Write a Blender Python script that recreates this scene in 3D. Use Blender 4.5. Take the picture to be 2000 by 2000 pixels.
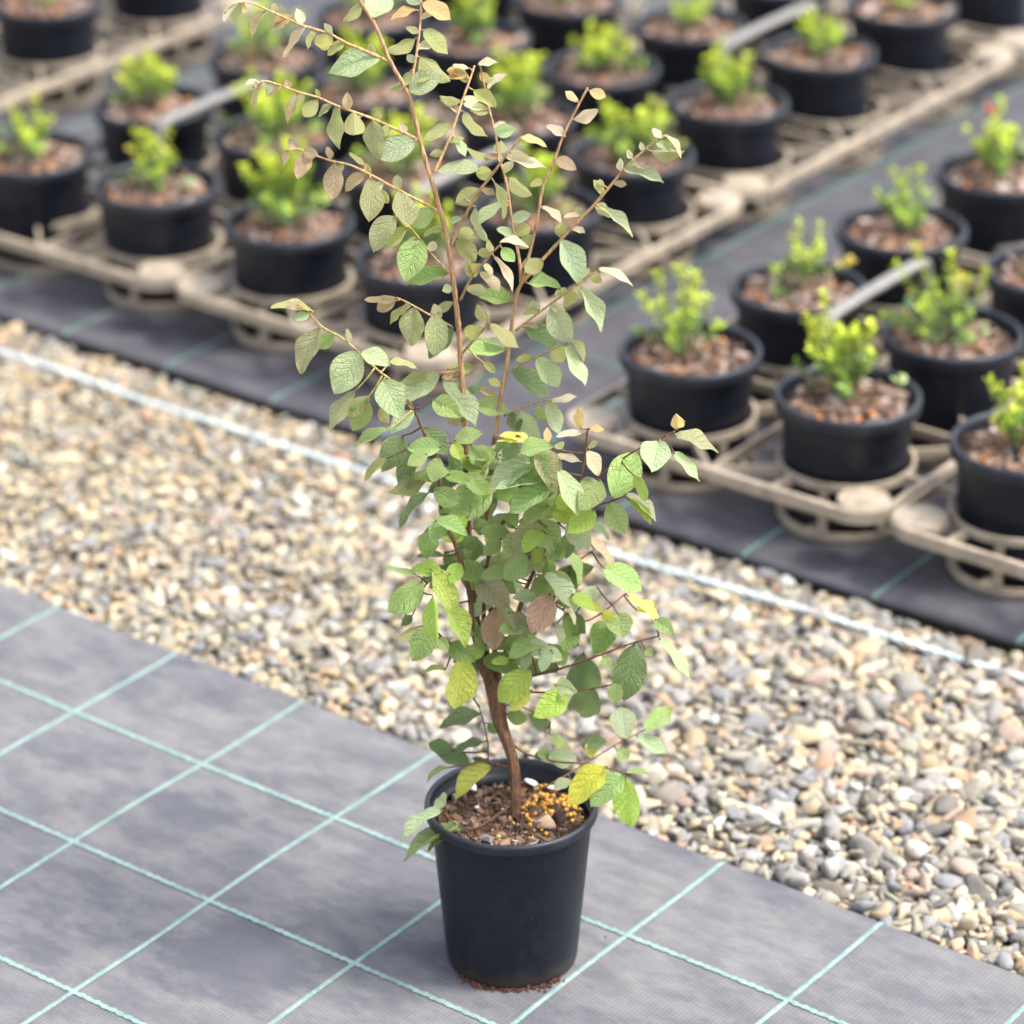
import bpy, bmesh, math, random
import numpy as np
from mathutils import Vector, Matrix, noise as mnoise

for o in list(bpy.data.objects):
    bpy.data.objects.remove(o)
S = bpy.context.scene
C = S.collection
random.seed(7)
rng = np.random.default_rng(7)

# ------------------------------------------------------------------ camera
F, PITCH, ROLL, HC = 6616.74, 0.46073, -0.00414, 1.90537       # focal length in px of a 2000 px frame
cd = bpy.data.cameras.new('camera'); cam = bpy.data.objects.new('camera', cd); C.objects.link(cam)
cd.sensor_width = 36; cd.lens = F / 2000 * 36; cd.clip_end = 300; cd.clip_start = 0.05
fwd = Vector((0, math.cos(PITCH), -math.sin(PITCH))); r0 = Vector((1, 0, 0)); u0 = Vector((0, math.sin(PITCH), math.cos(PITCH)))
RT = r0 * math.cos(ROLL) + u0 * math.sin(ROLL); UP = u0 * math.cos(ROLL) - r0 * math.sin(ROLL)
CP = Vector((0, 0, HC))
cam.matrix_world = Matrix(((RT.x, UP.x, -fwd.x, CP.x), (RT.y, UP.y, -fwd.y, CP.y), (RT.z, UP.z, -fwd.z, CP.z), (0, 0, 0, 1)))
cd.dof.use_dof = True; cd.dof.focus_distance = 3.13; cd.dof.aperture_fstop = 3.7; cd.dof.aperture_blades = 0
S.camera = cam

# ------------------------------------------------------------------ light: bright, thinly overcast day
W = bpy.data.worlds.new('World'); S.world = W; W.use_nodes = True
wn = W.node_tree.nodes; wl = W.node_tree.links
bg = wn['Background']
sky = wn.new('ShaderNodeTexSky'); sky.sky_type = 'NISHITA'; sky.sun_disc = False
SUN_EL, SUN_AZ = math.radians(58), math.radians(98)     # azimuth from +Y (away from camera) clockwise seen from above
sky.sun_elevation = SUN_EL; sky.sun_rotation = SUN_AZ; sky.dust_density = 4.0; sky.air_density = 1.0; sky.altitude = 50
hs = wn.new('ShaderNodeHueSaturation'); hs.inputs['Saturation'].default_value = 0.45     # thin cloud whitens the sky
wl.new(sky.outputs[0], hs.inputs['Color']); wl.new(hs.outputs[0], bg.inputs['Color'])
bg.inputs['Strength'].default_value = 0.15
sd = bpy.data.lights.new('sun', 'SUN'); sd.energy = 1.5; sd.angle = math.radians(14); sd.color = (1.0, 0.95, 0.87)
sun = bpy.data.objects.new('sun', sd); C.objects.link(sun)
sdir = Vector((math.sin(SUN_AZ) * math.cos(SUN_EL), math.cos(SUN_AZ) * math.cos(SUN_EL), math.sin(SUN_EL)))
sun.rotation_euler = sdir.to_track_quat('Z', 'Y').to_euler(); sun.location = sdir * 10
S.view_settings.view_transform = 'Standard'; S.view_settings.look = 'None'; S.view_settings.gamma = 1
S.view_settings.exposure = 1.75; S.view_settings.use_curve_mapping = False
S.render.engine = 'CYCLES'

# ------------------------------------------------------------------ ground frame: u runs along the mat edge, v away from the camera
ROT = -0.64485
EA = Vector((math.cos(ROT), math.sin(ROT), 0)); EB = Vector((-math.sin(ROT), math.cos(ROT), 0))
def uvz(u, v, z=0.0): return EA * u + EB * v + Vector((0, 0, z))
def srgb(r, g, b):
    f = lambda c: (c / 255 / 12.92) if c <= 10 else ((c / 255 + 0.055) / 1.055) ** 2.4
    return (f(r), f(g), f(b))

# ------------------------------------------------------------------ helpers
def tag(o, label=None, cat=None, group=None, kind=None):
    if label: o['label'] = label
    if cat: o['category'] = cat
    if group: o['group'] = group
    if kind: o['kind'] = kind
    return o
def link(name, me, mat=None, parent=None):
    o = bpy.data.objects.new(name, me); C.objects.link(o)
    if mat and me and not me.materials: me.materials.append(mat)
    if parent: o.parent = parent
    return o
def empty(name, loc, rz=0):
    o = bpy.data.objects.new(name, None); C.objects.link(o); o.location = loc; o.rotation_euler.z = rz
    o.empty_display_size = 0.05
    return o
def mesh(name, V, Fc, smooth=True, cols=None, uvs=None):
    me = bpy.data.meshes.new(name)
    me.from_pydata([tuple(v) for v in V], [], [tuple(f) for f in Fc]); me.update()
    if smooth: me.polygons.foreach_set('use_smooth', [True] * len(me.polygons))
    if cols is not None:
        a = me.color_attributes.new('Col', 'FLOAT_COLOR', 'POINT')
        a.data.foreach_set('color', np.asarray([tuple(c)[:3] + (1.0,) for c in cols], dtype=np.float32).ravel())
    if uvs is not None:
        l = me.uv_layers.new(name='UVMap')
        li = np.empty(len(me.loops), dtype=np.int32); me.loops.foreach_get('vertex_index', li)
        l.data.foreach_set('uv', np.asarray(uvs, dtype=np.float32)[li].ravel())
    return me
def big_mesh(name, V, T, cols, smooth=True):
    me = bpy.data.meshes.new(name); n = len(V); m = len(T)
    me.vertices.add(n); me.vertices.foreach_set('co', np.asarray(V, np.float32).ravel())
    me.loops.add(m * 3); me.loops.foreach_set('vertex_index', np.asarray(T, np.int32).ravel())
    me.polygons.add(m); me.polygons.foreach_set('loop_start', np.arange(0, m * 3, 3, dtype=np.int32))
    me.polygons.foreach_set('loop_total', np.full(m, 3, np.int32))
    me.polygons.foreach_set('use_smooth', np.full(m, smooth, bool))
    me.update(calc_edges=True)
    a = me.color_attributes.new('Col', 'FLOAT_COLOR', 'POINT')
    c4 = np.ones((n, 4), np.float32); c4[:, :3] = cols; a.data.foreach_set('color', c4.ravel())
    return me
def lathe(prof, n=64, close=True):
    V = []; Fc = []
    for r, z in prof:
        for k in range(n):
            a = 2 * math.pi * k / n; V.append((r * math.cos(a), r * math.sin(a), z))
    for i in range(len(prof) - 1):
        for k in range(n):
            k2 = (k + 1) % n; Fc.append((i * n + k, i * n + k2, (i + 1) * n + k2, (i + 1) * n + k))
    return V, Fc
def tube(pts, rad, n=8):
    """tapered tube through 3-D points"""
    V = []; Fc = []; m = len(pts); pts = [Vector(p) for p in pts]
    ref = None
    for i, p in enumerate(pts):
        t = (pts[min(i + 1, m - 1)] - pts[max(i - 1, 0)]).normalized()
        if ref is None: ref = t.orthogonal().normalized()
        ref = (ref - t * ref.dot(t)).normalized(); b = t.cross(ref)
        for k in range(n):
            a = 2 * math.pi * k / n; V.append(p + (ref * math.cos(a) + b * math.sin(a)) * rad[i])
    for i in range(m - 1):
        for k in range(n):
            k2 = (k + 1) % n; Fc.append((i * n + k, i * n + k2, (i + 1) * n + k2, (i + 1) * n + k))
    Fc.append(tuple(range(n))[::-1]); Fc.append(tuple((m - 1) * n + k for k in range(n)))
    return V, Fc
def join(parts):
    V = []; Fc = []
    for v, f in parts:
        b = len(V); V += list(v); Fc += [tuple(i + b for i in q) for q in f]
    return V, Fc
def box(x0, x1, y0, y1, z0, z1):
    V = [(x0, y0, z0), (x1, y0, z0), (x1, y1, z0), (x0, y1, z0), (x0, y0, z1), (x1, y0, z1), (x1, y1, z1), (x0, y1, z1)]
    return V, [(3, 2, 1, 0), (4, 5, 6, 7), (0, 1, 5, 4), (1, 2, 6, 5), (2, 3, 7, 6), (3, 0, 4, 7)]
def catmull(P, step):
    """smooth resample of a list of vectors"""
    P = [Vector(p) for p in P]
    if len(P) == 2: P = [P[0], (P[0] + P[1]) / 2, P[1]]
    out = []
    for i in range(len(P) - 1):
        a = P[max(i - 1, 0)]; b = P[i]; c = P[i + 1]; d = P[min(i + 2, len(P) - 1)]
        n = max(2, int((c - b).length / step))
        for k in range(n):
            t = k / n
            out.append(0.5 * ((2 * b) + (c - a) * t + (2 * a - 5 * b + 4 * c - d) * t * t + (3 * b - a - 3 * c + d) * t ** 3))
    out.append(P[-1]); return out

# ------------------------------------------------------------------ materials
class N:
    def __init__(s, name):
        s.m = bpy.data.materials.new(name); s.m.use_nodes = True; s.nt = s.m.node_tree; s.b = s.nt.nodes['Principled BSDF']
        s.out = s.nt.nodes['Material Output']
    def n(s, t, **k):
        q = s.nt.nodes.new(t)
        for a, v in k.items(): setattr(q, a, v)
        return q
    def l(s, a, b): s.nt.links.new(a, b)
    def val(s, sock, v):
        if hasattr(v, 'is_output') or hasattr(v, 'links'): s.l(v, sock)
        else: sock.default_value = v
    def math(s, op, a, b=0.0, clamp=False):
        q = s.n('ShaderNodeMath', operation=op, use_clamp=clamp); s.val(q.inputs[0], a); s.val(q.inputs[1], b); return q.outputs[0]
    def mix(s, f, a, b, bt='MIX'):
        q = s.n('ShaderNodeMix', data_type='RGBA', blend_type=bt); s.val(q.inputs[0], f)
        for k, v in ((6, a), (7, b)):
            if isinstance(v, tuple): q.inputs[k].default_value = v[:3] + (1,)
            else: s.l(v, q.inputs[k])
        return q.outputs[2]
    def noise(s, vec, scale, detail=3, rough=0.55):
        q = s.n('ShaderNodeTexNoise'); q.inputs['Scale'].default_value = scale; q.inputs['Detail'].default_value = detail
        q.inputs['Roughness'].default_value = rough
        if vec is not None: s.l(vec, q.inputs['Vector'])
        return q.outputs['Fac']
    def ramp(s, f, a, b, lo=0.0, hi=1.0):
        q = s.n('ShaderNodeMapRange', interpolation_type='SMOOTHSTEP'); s.val(q.inputs[0], f)
        q.inputs[1].default_value = a; q.inputs[2].default_value = b; q.inputs[3].default_value = lo; q.inputs[4].default_value = hi
        return q.outputs[0]
    def obj(s): return s.n('ShaderNodeTexCoord').outputs['Object']
    def bump(s, h, strength, dist):
        q = s.n('ShaderNodeBump'); q.inputs['Strength'].default_value = strength; q.inputs['Distance'].default_value = dist
        s.l(h, q.inputs['Height']); s.l(q.outputs[0], s.b.inputs['Normal']); return q
    def scale(s, v, xyz):
        q = s.n('ShaderNodeMapping'); q.inputs['Scale'].default_value = xyz; s.l(v, q.inputs['Vector']); return q.outputs[0]
    def set(s, rough=None, spec=None, col=None):
        if rough is not None: s.val(s.b.inputs['Roughness'], rough)
        if spec is not None: s.b.inputs['Specular IOR Level'].default_value = spec
        if col is not None:
            if isinstance(col, tuple): s.b.inputs['Base Color'].default_value = col[:3] + (1,)
            else: s.l(col, s.b.inputs['Base Color'])

def mat_black_plastic(name='black_plastic', c1=(.0040, .0057, .0115), c2=(.0140, .0165, .0245)):
    m = N(name); o = m.obj()
    dust = m.ramp(m.noise(o, 38, 5, .65), .45, .8)
    streak = m.ramp(m.noise(m.scale(o, (60, 60, 7)), 1.0, 4), .5, .85)
    f = m.math('ADD', m.math('MULTIPLY', dust, .45), m.math('MULTIPLY', streak, .55))
    col = m.mix(f, c1, c2)
    z_ = m.n('ShaderNodeSeparateXYZ'); m.l(o, z_.inputs[0])
    spl = m.math('SUBTRACT', 1.0, m.ramp(m.math('ADD', z_.outputs[2], m.math('MULTIPLY', m.noise(o, 55, 5, .7), -.05)), -.022, .004)); col = m.mix(m.math('MULTIPLY', spl, .55), col, (.050, .036, .028))
    spk = m.ramp(m.noise(o, 420, 2, .5), .68, .75)
    col = m.mix(m.math('MULTIPLY', spk, .25), col, (.16, .15, .13))
    m.set(m.math('ADD', .40, m.math('MULTIPLY', dust, .22)), .32, col)
    m.bump(m.noise(o, 260, 3), .12, .0006); return m.m
def mat_beige():
    m = N('beige_plastic'); o = m.obj()
    f = m.ramp(m.noise(o, 26, 6, .7), .38, .66)
    col = m.mix(f, (.345, .285, .215), (.21, .177, .138))
    m.set(.5, .35, col); m.bump(m.noise(o, 180, 2), .08, .0008); return m.m
def mat_handle():
    m = N('grey_handle_plastic'); o = m.obj()
    col = m.mix(m.ramp(m.noise(o, 30, 4), .35, .75), (.19, .181, .172), (.13, .124, .119)); m.set(.45, .4, col); return m.m
def mat_vcol(name, rough=.8, spec=.25, bump=(300, .3, .001), var=.25, transl=0.0):
    m = N(name); o = m.obj()
    at = m.n('ShaderNodeAttribute', attribute_name='Col').outputs['Color']
    f = m.ramp(m.noise(o, bump[0], 4, .65), .3, .75)
    col = m.mix(m.math('MULTIPLY', f, var), at, (.06, .05, .04)) if var else at
    m.set(rough, spec, col); m.bump(m.noise(o, bump[0] * 1.5, 4), bump[1], bump[2])
    if transl:
        t = m.n('ShaderNodeBsdfTranslucent'); m.l(m.mix(1.0, at, (1.0, 1.0, .45), 'MULTIPLY'), t.inputs['Color'])
        mx = m.n('ShaderNodeMixShader'); mx.inputs[0].default_value = transl
        m.l(m.b.outputs[0], mx.inputs[1]); m.l(t.outputs[0], mx.inputs[2]); m.l(mx.outputs[0], m.out.inputs['Surface'])
    return m.m
def mat_pebble():
    m = N('pebble_stone'); o = m.obj()
    c = m.n('ShaderNodeObjectInfo').outputs['Color']
    f = m.ramp(m.noise(o, 3.2, 4, .65), .35, .75)
    col = m.mix(m.math('MULTIPLY', f, .35), c, (.16, .13, .10)); m.set(.92, .12, col); m.bump(m.noise(o, 9, 4), .25, .05); return m.m
def mat_mat(name, dusty, base, u_stain=()):
    m = N(name); o = m.obj()              # object space: x along u, y along v
    big = m.noise(m.scale(o, (4.0, 6.0, 1)), 1.0, 5, .6)
    mid = m.noise(m.scale(o, (15, 30, 1)), 1.0, 6, .68)
    f = m.math('ADD', m.math('MULTIPLY', m.ramp(big, .32, .66), .45), m.math('MULTIPLY', m.ramp(mid, .36, .66), .55))
    col = m.mix(f, base, dusty)
    warm = m.ramp(m.noise(o, 16, 4, .7), .5, .8)
    col = m.mix(m.math('MULTIPLY', warm, .38), col, (dusty[0] * 1.12, dusty[1] * 1.06, dusty[2] * .90))
    # round marks left by pots that stood here
    for (su, sv, sr, st) in u_stain:
        d = m.n('ShaderNodeVectorMath', operation='DISTANCE'); m.l(m.scale(o, (1, 1, 0)), d.inputs[0]); d.inputs[1].default_value = (su, sv, 0)
        dd = m.math('ADD', d.outputs['Value'], m.math('MULTIPLY', m.math('SUBTRACT', mid, .5), .10))
        k = m.ramp(dd, sr - .035, sr + .012, st, 0.0)
        col = m.mix(k, col, (base[0] * .85, base[1] * .86, base[2] * .95))
        ring = m.math('SUBTRACT', m.ramp(dd, sr - .004, sr + .004, 0, 1), m.ramp(dd, sr + .006, sr + .022, 0, 1))
        col = m.mix(m.math('MULTIPLY', ring, .16 * st), col, (dusty[0] * 1.25, dusty[1] * 1.2, dusty[2] * 1.1))
    # woven tapes
    sm = m.ramp(m.noise(m.scale(o, (28, 45, 1)), 1.0, 6, .72), .52, .72); col = m.mix(m.math('MULTIPLY', sm, .30), col, (base[0] * .95, base[1] * .93, base[2] * .97))
    w1 = m.n('ShaderNodeTexWave', wave_type='BANDS', bands_direction='X'); w1.inputs['Scale'].default_value = 2 * math.pi / .0046 / 20
    w2 = m.n('ShaderNodeTexWave', wave_type='BANDS', bands_direction='Y'); w2.inputs['Scale'].default_value = 2 * math.pi / .0040 / 20
    for w in (w1, w2): w.inputs['Distortion'].default_value = .4; w.inputs['Detail'].default_value = 1; m.l(o, w.inputs['Vector'])
    wv = m.math('MULTIPLY', w1.outputs['Fac'], w2.outputs['Fac'])
    col = m.mix(m.math('MULTIPLY', wv, .48), col, (base[0] * .55, base[1] * .55, base[2] * .6))
    fine = m.ramp(m.noise(m.scale(o, (60, 900, 1)), 1.0, 2), .35, .7)
    col = m.mix(m.math('MULTIPLY', fine, .14), col, (base[0] * .5, base[1] * .5, base[2] * .55))
    m.set(.85, .12, col); m.bump(m.math('ADD', wv, m.math('MULTIPLY', fine, .5)), .35, .0006); return m.m
def mat_thread(name, c1, c2, c3):
    m = N(name); o = m.obj()
    f = m.ramp(m.noise(o, 34, 4, .6), .35, .7); col = m.mix(f, c1, c2)
    w = m.ramp(m.noise(o, 260, 3, .6), .5, .75); col = m.mix(m.math('MULTIPLY', w, .75), col, c3)
    m.set(.75, .15, col); m.bump(m.noise(o, 700, 2), .3, .0005); return m.m
def mat_bark():
    m = N('stem_bark'); o = m.obj()
    c = m.n('ShaderNodeObjectInfo').outputs['Color']
    s = m.noise(m.scale(o, (420, 420, 45)), 1.0, 5, .7); f = m.ramp(s, .35, .68)
    dk = m.n('ShaderNodeHueSaturation'); dk.inputs['Value'].default_value = .42; m.l(c, dk.inputs['Color'])
    col = m.mix(f, dk.outputs[0], c); sp = m.ramp(m.noise(o, 600, 2), .62, .72)
    col = m.mix(m.math('MULTIPLY', sp, .3), col, (.40, .30, .20))
    m.set(.8, .2, col); m.bump(s, .55, .0018); return m.m
def mat_leaf(vcol=False):
    m = N('inner_leaf' if vcol else 'shrub_leaf')
    uv = m.n('ShaderNodeUVMap').outputs[0]; sx = m.n('ShaderNodeSeparateXYZ'); m.l(uv, sx.inputs[0])
    x = m.math('ABSOLUTE', m.math('MULTIPLY', m.math('SUBTRACT', sx.outputs[0], .5), 2.0)); y = sx.outputs[1]
    oi = m.n('ShaderNodeObjectInfo'); base = oi.outputs['Color']; red = oi.outputs['Alpha']; rnd = oi.outputs['Random']
    if vcol:
        at_ = m.n('ShaderNodeAttribute', attribute_name='Col'); base = at_.outputs['Color']; red = at_.outputs['Alpha']; rnd = m.n('ShaderNodeNewGeometry').outputs['Random Per Island']
    # object-random offset so no two leaves share a pattern
    ofs = m.n('ShaderNodeCombineXYZ'); m.l(m.math('MULTIPLY', rnd, 37.0), ofs.inputs[0]); m.l(m.math('MULTIPLY', rnd, 91.0), ofs.inputs[1])
    pv = m.n('ShaderNodeVectorMath', operation='ADD'); m.l(m.scale(uv, (1.0, 1.7, 1)), pv.inputs[0]); m.l(ofs.outputs[0], pv.inputs[1]); pv = pv.outputs[0]
    wob = m.math('MULTIPLY', m.math('SUBTRACT', m.noise(pv, 4, 3), .5), .16)
    ph = m.math('FRACT', m.math('MULTIPLY', m.math('ADD', m.math('SUBTRACT', y, m.math('MULTIPLY', x, .30)), wob), 6.5))
    side = m.math('SUBTRACT', 1.0, m.ramp(m.math('ABSOLUTE', m.math('SUBTRACT', ph, .5)), .02, .15))       # side veins
    mid = m.math('SUBTRACT', 1.0, m.ramp(x, .015, .075))                                                   # midrib
    vo = m.n('ShaderNodeTexVoronoi', feature='DISTANCE_TO_EDGE'); vo.inputs['Scale'].default_value = 9.5; m.l(pv, vo.inputs['Vector'])
    net = m.math('SUBTRACT', 1.0, m.ramp(vo.outputs['Distance'], .01, .12))
    veins = m.math('MAXIMUM', m.math('MAXIMUM', m.math('MULTIPLY', side, 1.0), mid), m.math('MULTIPLY', net, .38))
    dk = m.n('ShaderNodeHueSaturation'); dk.inputs['Value'].default_value = .50; dk.inputs['Saturation'].default_value = 1.15; m.l(base, dk.inputs['Color'])
    lt = m.n('ShaderNodeHueSaturation'); lt.inputs['Value'].default_value = 1.35; lt.inputs['Saturation'].default_value = .8; m.l(base, lt.inputs['Color'])
    cell = m.ramp(m.noise(pv, 11, 4, .7), .35, .7)
    col = m.mix(m.math('MULTIPLY', cell, .50), base, lt.outputs[0])
    col = m.mix(m.math('MULTIPLY', veins, .55), col, dk.outputs[0])
    blot = m.ramp(m.noise(pv, 2.6, 4, .7), .40, .68)
    redm = m.math('MULTIPLY', m.math('MULTIPLY', red, m.math('ADD', .35, m.math('MULTIPLY', cell, .65))), m.math('ADD', .35, m.math('MULTIPLY', blot, .65)))
    col = m.mix(redm, col, (.36, .17, .12))
    spk = m.ramp(m.noise(pv, 46, 2, .5), .60, .72)
    col = m.mix(m.math('MULTIPLY', spk, .10), col, (.42, .36, .24))
    col = m.mix(m.math('MULTIPLY', mid, .45), col, lt.outputs[0])
    marg = m.ramp(x, .86, .99); col = m.mix(m.math('MULTIPLY', marg, .55), col, (.44, .34, .16))
    geo = m.n('ShaderNodeNewGeometry')
    und = m.mix(.5, col, (.34, .33, .17)); col = m.mix(geo.outputs['Backfacing'], col, und)
    m.set(.62, .3, col); m.b.inputs['Sheen Weight'].default_value = .12
    m.b.inputs['Sheen Tint'].default_value = (.9, .85, .7, 1)
    h = m.math('SUBTRACT', m.math('MULTIPLY', m.noise(pv, 20, 3), .35), veins); m.bump(h, .7, .04)
    t = m.n('ShaderNodeBsdfTranslucent'); m.l(m.mix(1.0, lt.outputs[0], (1.0, .98, .60), 'MULTIPLY'), t.inputs['Color'])
    mx = m.n('ShaderNodeMixShader'); mx.inputs[0].default_value = .33
    m.l(m.b.outputs[0], mx.inputs[1]); m.l(t.outputs[0], mx.inputs[2]); m.l(mx.outputs[0], m.out.inputs['Surface'])
    return m.m
def mat_plain(name, c, rough=.6, spec=.3, sc=60, var=.3, bump=.15):
    m = N(name); o = m.obj(); f = m.ramp(m.noise(o, sc, 4, .6), .3, .75)
    m.set(rough, spec, m.mix(m.math('MULTIPLY', f, var), c, (c[0] * .4, c[1] * .38, c[2] * .36))); m.bump(m.noise(o, sc * 2, 3), bump, .001); return m.m

M_black = mat_black_plastic(); M_rim = mat_black_plastic('grey_black_rim', (.012, .0145, .0215), (.040, .043, .053)); M_beige = mat_beige(); M_handle = mat_handle()  # pot rims take a paler grey version of the black pot plastic
M_mint = mat_thread('mint_thread', (.135, .215, .198), (.20, .285, .268), (.33, .39, .375))
M_mintf = mat_thread('faded_mint_thread', (.085, .165, .148), (.12, .20, .182), (.15, .22, .205))
M_twine = mat_thread('pale_twine', (.46, .53, .53), (.64, .67, .66), (.33, .47, .49))
M_leaf = mat_leaf(); M_barkm = mat_bark(); M_peb = mat_pebble()
M_gravel = mat_vcol('gravel_stones', .92, .12, (260, .25, .001), .30)
M_soil = mat_vcol('soil_and_bark', .92, .15, (350, .6, .002), .25)
M_fol = mat_vcol('seedling_foliage', .5, .35, (200, .1, .0004), 0.0, .3)
M_seedstem = mat_plain('seedling_stem', (.14, .13, .06), .7)
M_gran = mat_plain('orange_granule', (.62, .31, .035), .5, .5, 90, .35)
M_whitestone = mat_plain('white_pebble', (.80, .77, .72), .6, .3, 120, .25)
M_tanstone = mat_plain('tan_pebble', (.52, .36, .24), .7, .3, 90, .25)
M_ground = mat_plain('sandy_earth', (.30, .265, .21), .95, .1, 40, .6, .5)

# ------------------------------------------------------------------ ground
me = mesh('ground', [(-60, -60, -.045), (60, -60, -.045), (60, 60, -.045), (-60, 60, -.045)], [(0, 1, 2, 3)], False)
tag(link('ground', me, M_ground), 'sandy earth under the gravel and the mats', kind='structure')

# ------------------------------------------------------------------ weed mats with woven marker threads
EDGE_N, EDGE_F = 2.549, 3.140
ZF = 0.004
def hz(u, v):
    return .0022 * mnoise.noise(Vector((u * 2.1, v * 2.7, 1.3))) + .0009 * mnoise.noise(Vector((u * 7, v * 9, 4.1)))
def near_pt(u, v):
    """point of the near mat; past the edge it rolls down and under"""
    d = v - (EDGE_N - .012)
    wob = .0035 * mnoise.noise(Vector((u * 2.5, 7.7, 0)))
    if d <= 0: return Vector((u, v + wob, hz(u, v)))
    a = min(d / .012, 1.9)
    return Vector((u, EDGE_N - .012 + .012 * math.sin(min(a, 1.57)) + wob, hz(u, v) - .012 * (1 - math.cos(min(a, 1.57))) - max(0, a - 1.57) * .02))
def far_pt(u, v):
    d = (EDGE_F + .006) - v
    wob = .005 * mnoise.noise(Vector((u * 2.3, 3.1, 0)))
    z = ZF + .6 * hz(u + 5, v)
    if d <= 0: return Vector((u, v + wob, z))
    a = min(d / .006, 3.2)
    return Vector((u, EDGE_F + .006 - .006 * math.sin(min(a, 3.14)) + wob, z - .006 * (1 - math.cos(min(a, 3.14))) ))
def sheet(name, us, vs, fn, mat, label):
    V = [fn(u, v) for v in vs for u in us]; n = len(us)
    Fc = [(j * n + i, j * n + i + 1, (j + 1) * n + i + 1, (j + 1) * n + i) for j in range(len(vs) - 1) for i in range(n - 1)]
    o = link(name, mesh(name, V, Fc), mat); o.rotation_euler.z = ROT
    return tag(o, label, kind='structure')
stains = [(-2.15, 2.265, .066, .42), (-1.89, 2.335, .075, .38), (-1.92, 2.10, .085, .55), (-2.33, 2.31, .06, .22), (-1.45, 2.22, .08, .25)]
M_near = mat_mat('dusty_weed_mat', (.178, .174, .176), (.082, .085, .099), stains)
M_far = mat_mat('dark_weed_mat', (.098, .094, .106), (.050, .049, .057), [])
near = sheet('weed_mat', list(np.arange(-4.2, .61, .03)), list(np.arange(.9, EDGE_N - .013, .03)) + [EDGE_N - .012 + .012 * k for k in (0, .25, .5, .75, 1.0, 1.3, 1.57, 1.9)],
             near_pt, M_near, 'dusty grey woven weed mat with mint grid threads under the potted shrub')
far = sheet('weed_mat', list(np.arange(-7.0, .61, .06)), [EDGE_F + .006 - .006 * k for k in (3.1, 2.6, 2.1, 1.57, 1.2, .8, .4, 0)] + list(np.arange(EDGE_F + .03, 8.0, .06)),
            far_pt, M_far, 'dark woven weed mat under the beige trays beyond the gravel')

def thread(path, w, style, mat, parent, seed=0):
    """flat woven tape lying on the mat: path = list of (point, side vector)"""
    V = []; Fc = []; rnd = random.Random(seed); m = 5
    for i, (p, s) in enumerate(path):
        if style == 'chain':      # zig-zag stitched look
            hw = w * (.80 + .22 * math.sin(i * 1.57)); off = s * (w * .12 * math.sin(i * .785)); hgt = .0004 + .0002 * math.sin(i * 1.57)
        else:
            hw = w * (.95 + .05 * rnd.random()); off = s * 0; hgt = .0004 + .0002 * (i % 2)
        for k in range(m):
            t = k / (m - 1) * 2 - 1
            V.append(p + off + s * (hw * t) + Vector((0, 0, hgt * (1 - t * t) ** .6 + .0003)))
    for i in range(len(path) - 1):
        for k in range(m - 1): Fc.append((i * m + k, i * m + k + 1, (i + 1) * m + k + 1, (i + 1) * m + k))
    return link('marker_thread', mesh('marker_thread', V, Fc), mat, parent)
CELL_U, CELL_V, U0, V0 = .19115, .2028, -2.591, 2.366
for i in range(-3, 11):                       # threads running away from the camera, near mat
    u = U0 + CELL_U * i
    vs = list(np.arange(1.4, EDGE_N - .013, .0035)) + [EDGE_N - .012 + .012 * k for k in (0, .3, .6, .9, 1.2, 1.5, 1.8)]
    thread([(near_pt(u + .004 * mnoise.noise(Vector((i * 3.1, v * 4, 0))), v) + Vector((0, 0, .0004)), Vector((1, 0, 0))) for v in vs], .0028, 'rib', M_mint, near, i)
for j in range(0, 5):                         # threads along the edge, near mat
    v = V0 - CELL_V * j
    thread([(near_pt(u, v + .003 * mnoise.noise(Vector((j * 5.3, u * 3, 0)))) + Vector((0, 0, .0008)), Vector((0, 1, 0))) for u in np.arange(-3.3, -.7, .0026)], .0036, 'chain', M_mint, near, 50 + j)
for i in range(-10, 9):
    u = U0 + CELL_U * i + .012
    vs = [EDGE_F + .006 - .006 * k for k in (1.9, 1.5, 1.2, .8, .4, 0)] + list(np.arange(EDGE_F + .012, 6.2, .012))
    if True: thread([(far_pt(u + .005 * mnoise.noise(Vector((i * 2.1, v * 3, 9))), v) + Vector((0, 0, .0004)), Vector((1, 0, 0))) for v in vs], .0030, 'rib', M_mintf, far, 100 + i)
for j in range(0, 12):
    v = 3.505 + CELL_V * j
    thread([(far_pt(u, v + .004 * mnoise.noise(Vector((j * 4.3, u * 2, 5)))) + Vector((0, 0, .0012)), Vector((0, 1, 0))) for u in np.arange(-5.2, -.6, .011)], .0022, 'rib', M_mintf, far, 200 + j)

# ------------------------------------------------------------------ gravel
bm = bmesh.new(); bmesh.ops.create_icosphere(bm, subdivisions=2, radius=1); bmesh.ops.triangulate(bm, faces=bm.faces)
ICO = np.array([v.co[:] for v in bm.verts]); ICT = np.array([[v.index for v in f.verts] for f in bm.faces]); bm.free()
def stone_shape(r):
    P = ICO.copy()
    for _ in range(r.integers(9, 15)):                    # worn facets
        n = r.normal(size=3); n /= np.linalg.norm(n); h = r.uniform(.34, .72); d = P @ n
        k = d > h; P[k] -= np.outer(d[k] - h, n) * .98
    P += r.normal(size=P.shape) * .018
    P /= np.abs(P).max(); P[:, 0] *= r.uniform(.9, 1.25); P[:, 1] *= r.uniform(.5, .88); P[:, 2] *= r.uniform(.34, .62)
    return P
SHAPES = [stone_shape(rng) for _ in range(40)]
PAL = [srgb(*c) for c in ((222, 204, 172), (206, 178, 138), (160, 160, 158), (134, 139, 148), (236, 230, 218), (190, 150, 118), (92, 92, 96), (176, 171, 150), (214, 190, 150), (150, 146, 136), (186, 140, 108), (120, 112, 104), (186, 158, 146))]
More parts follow.
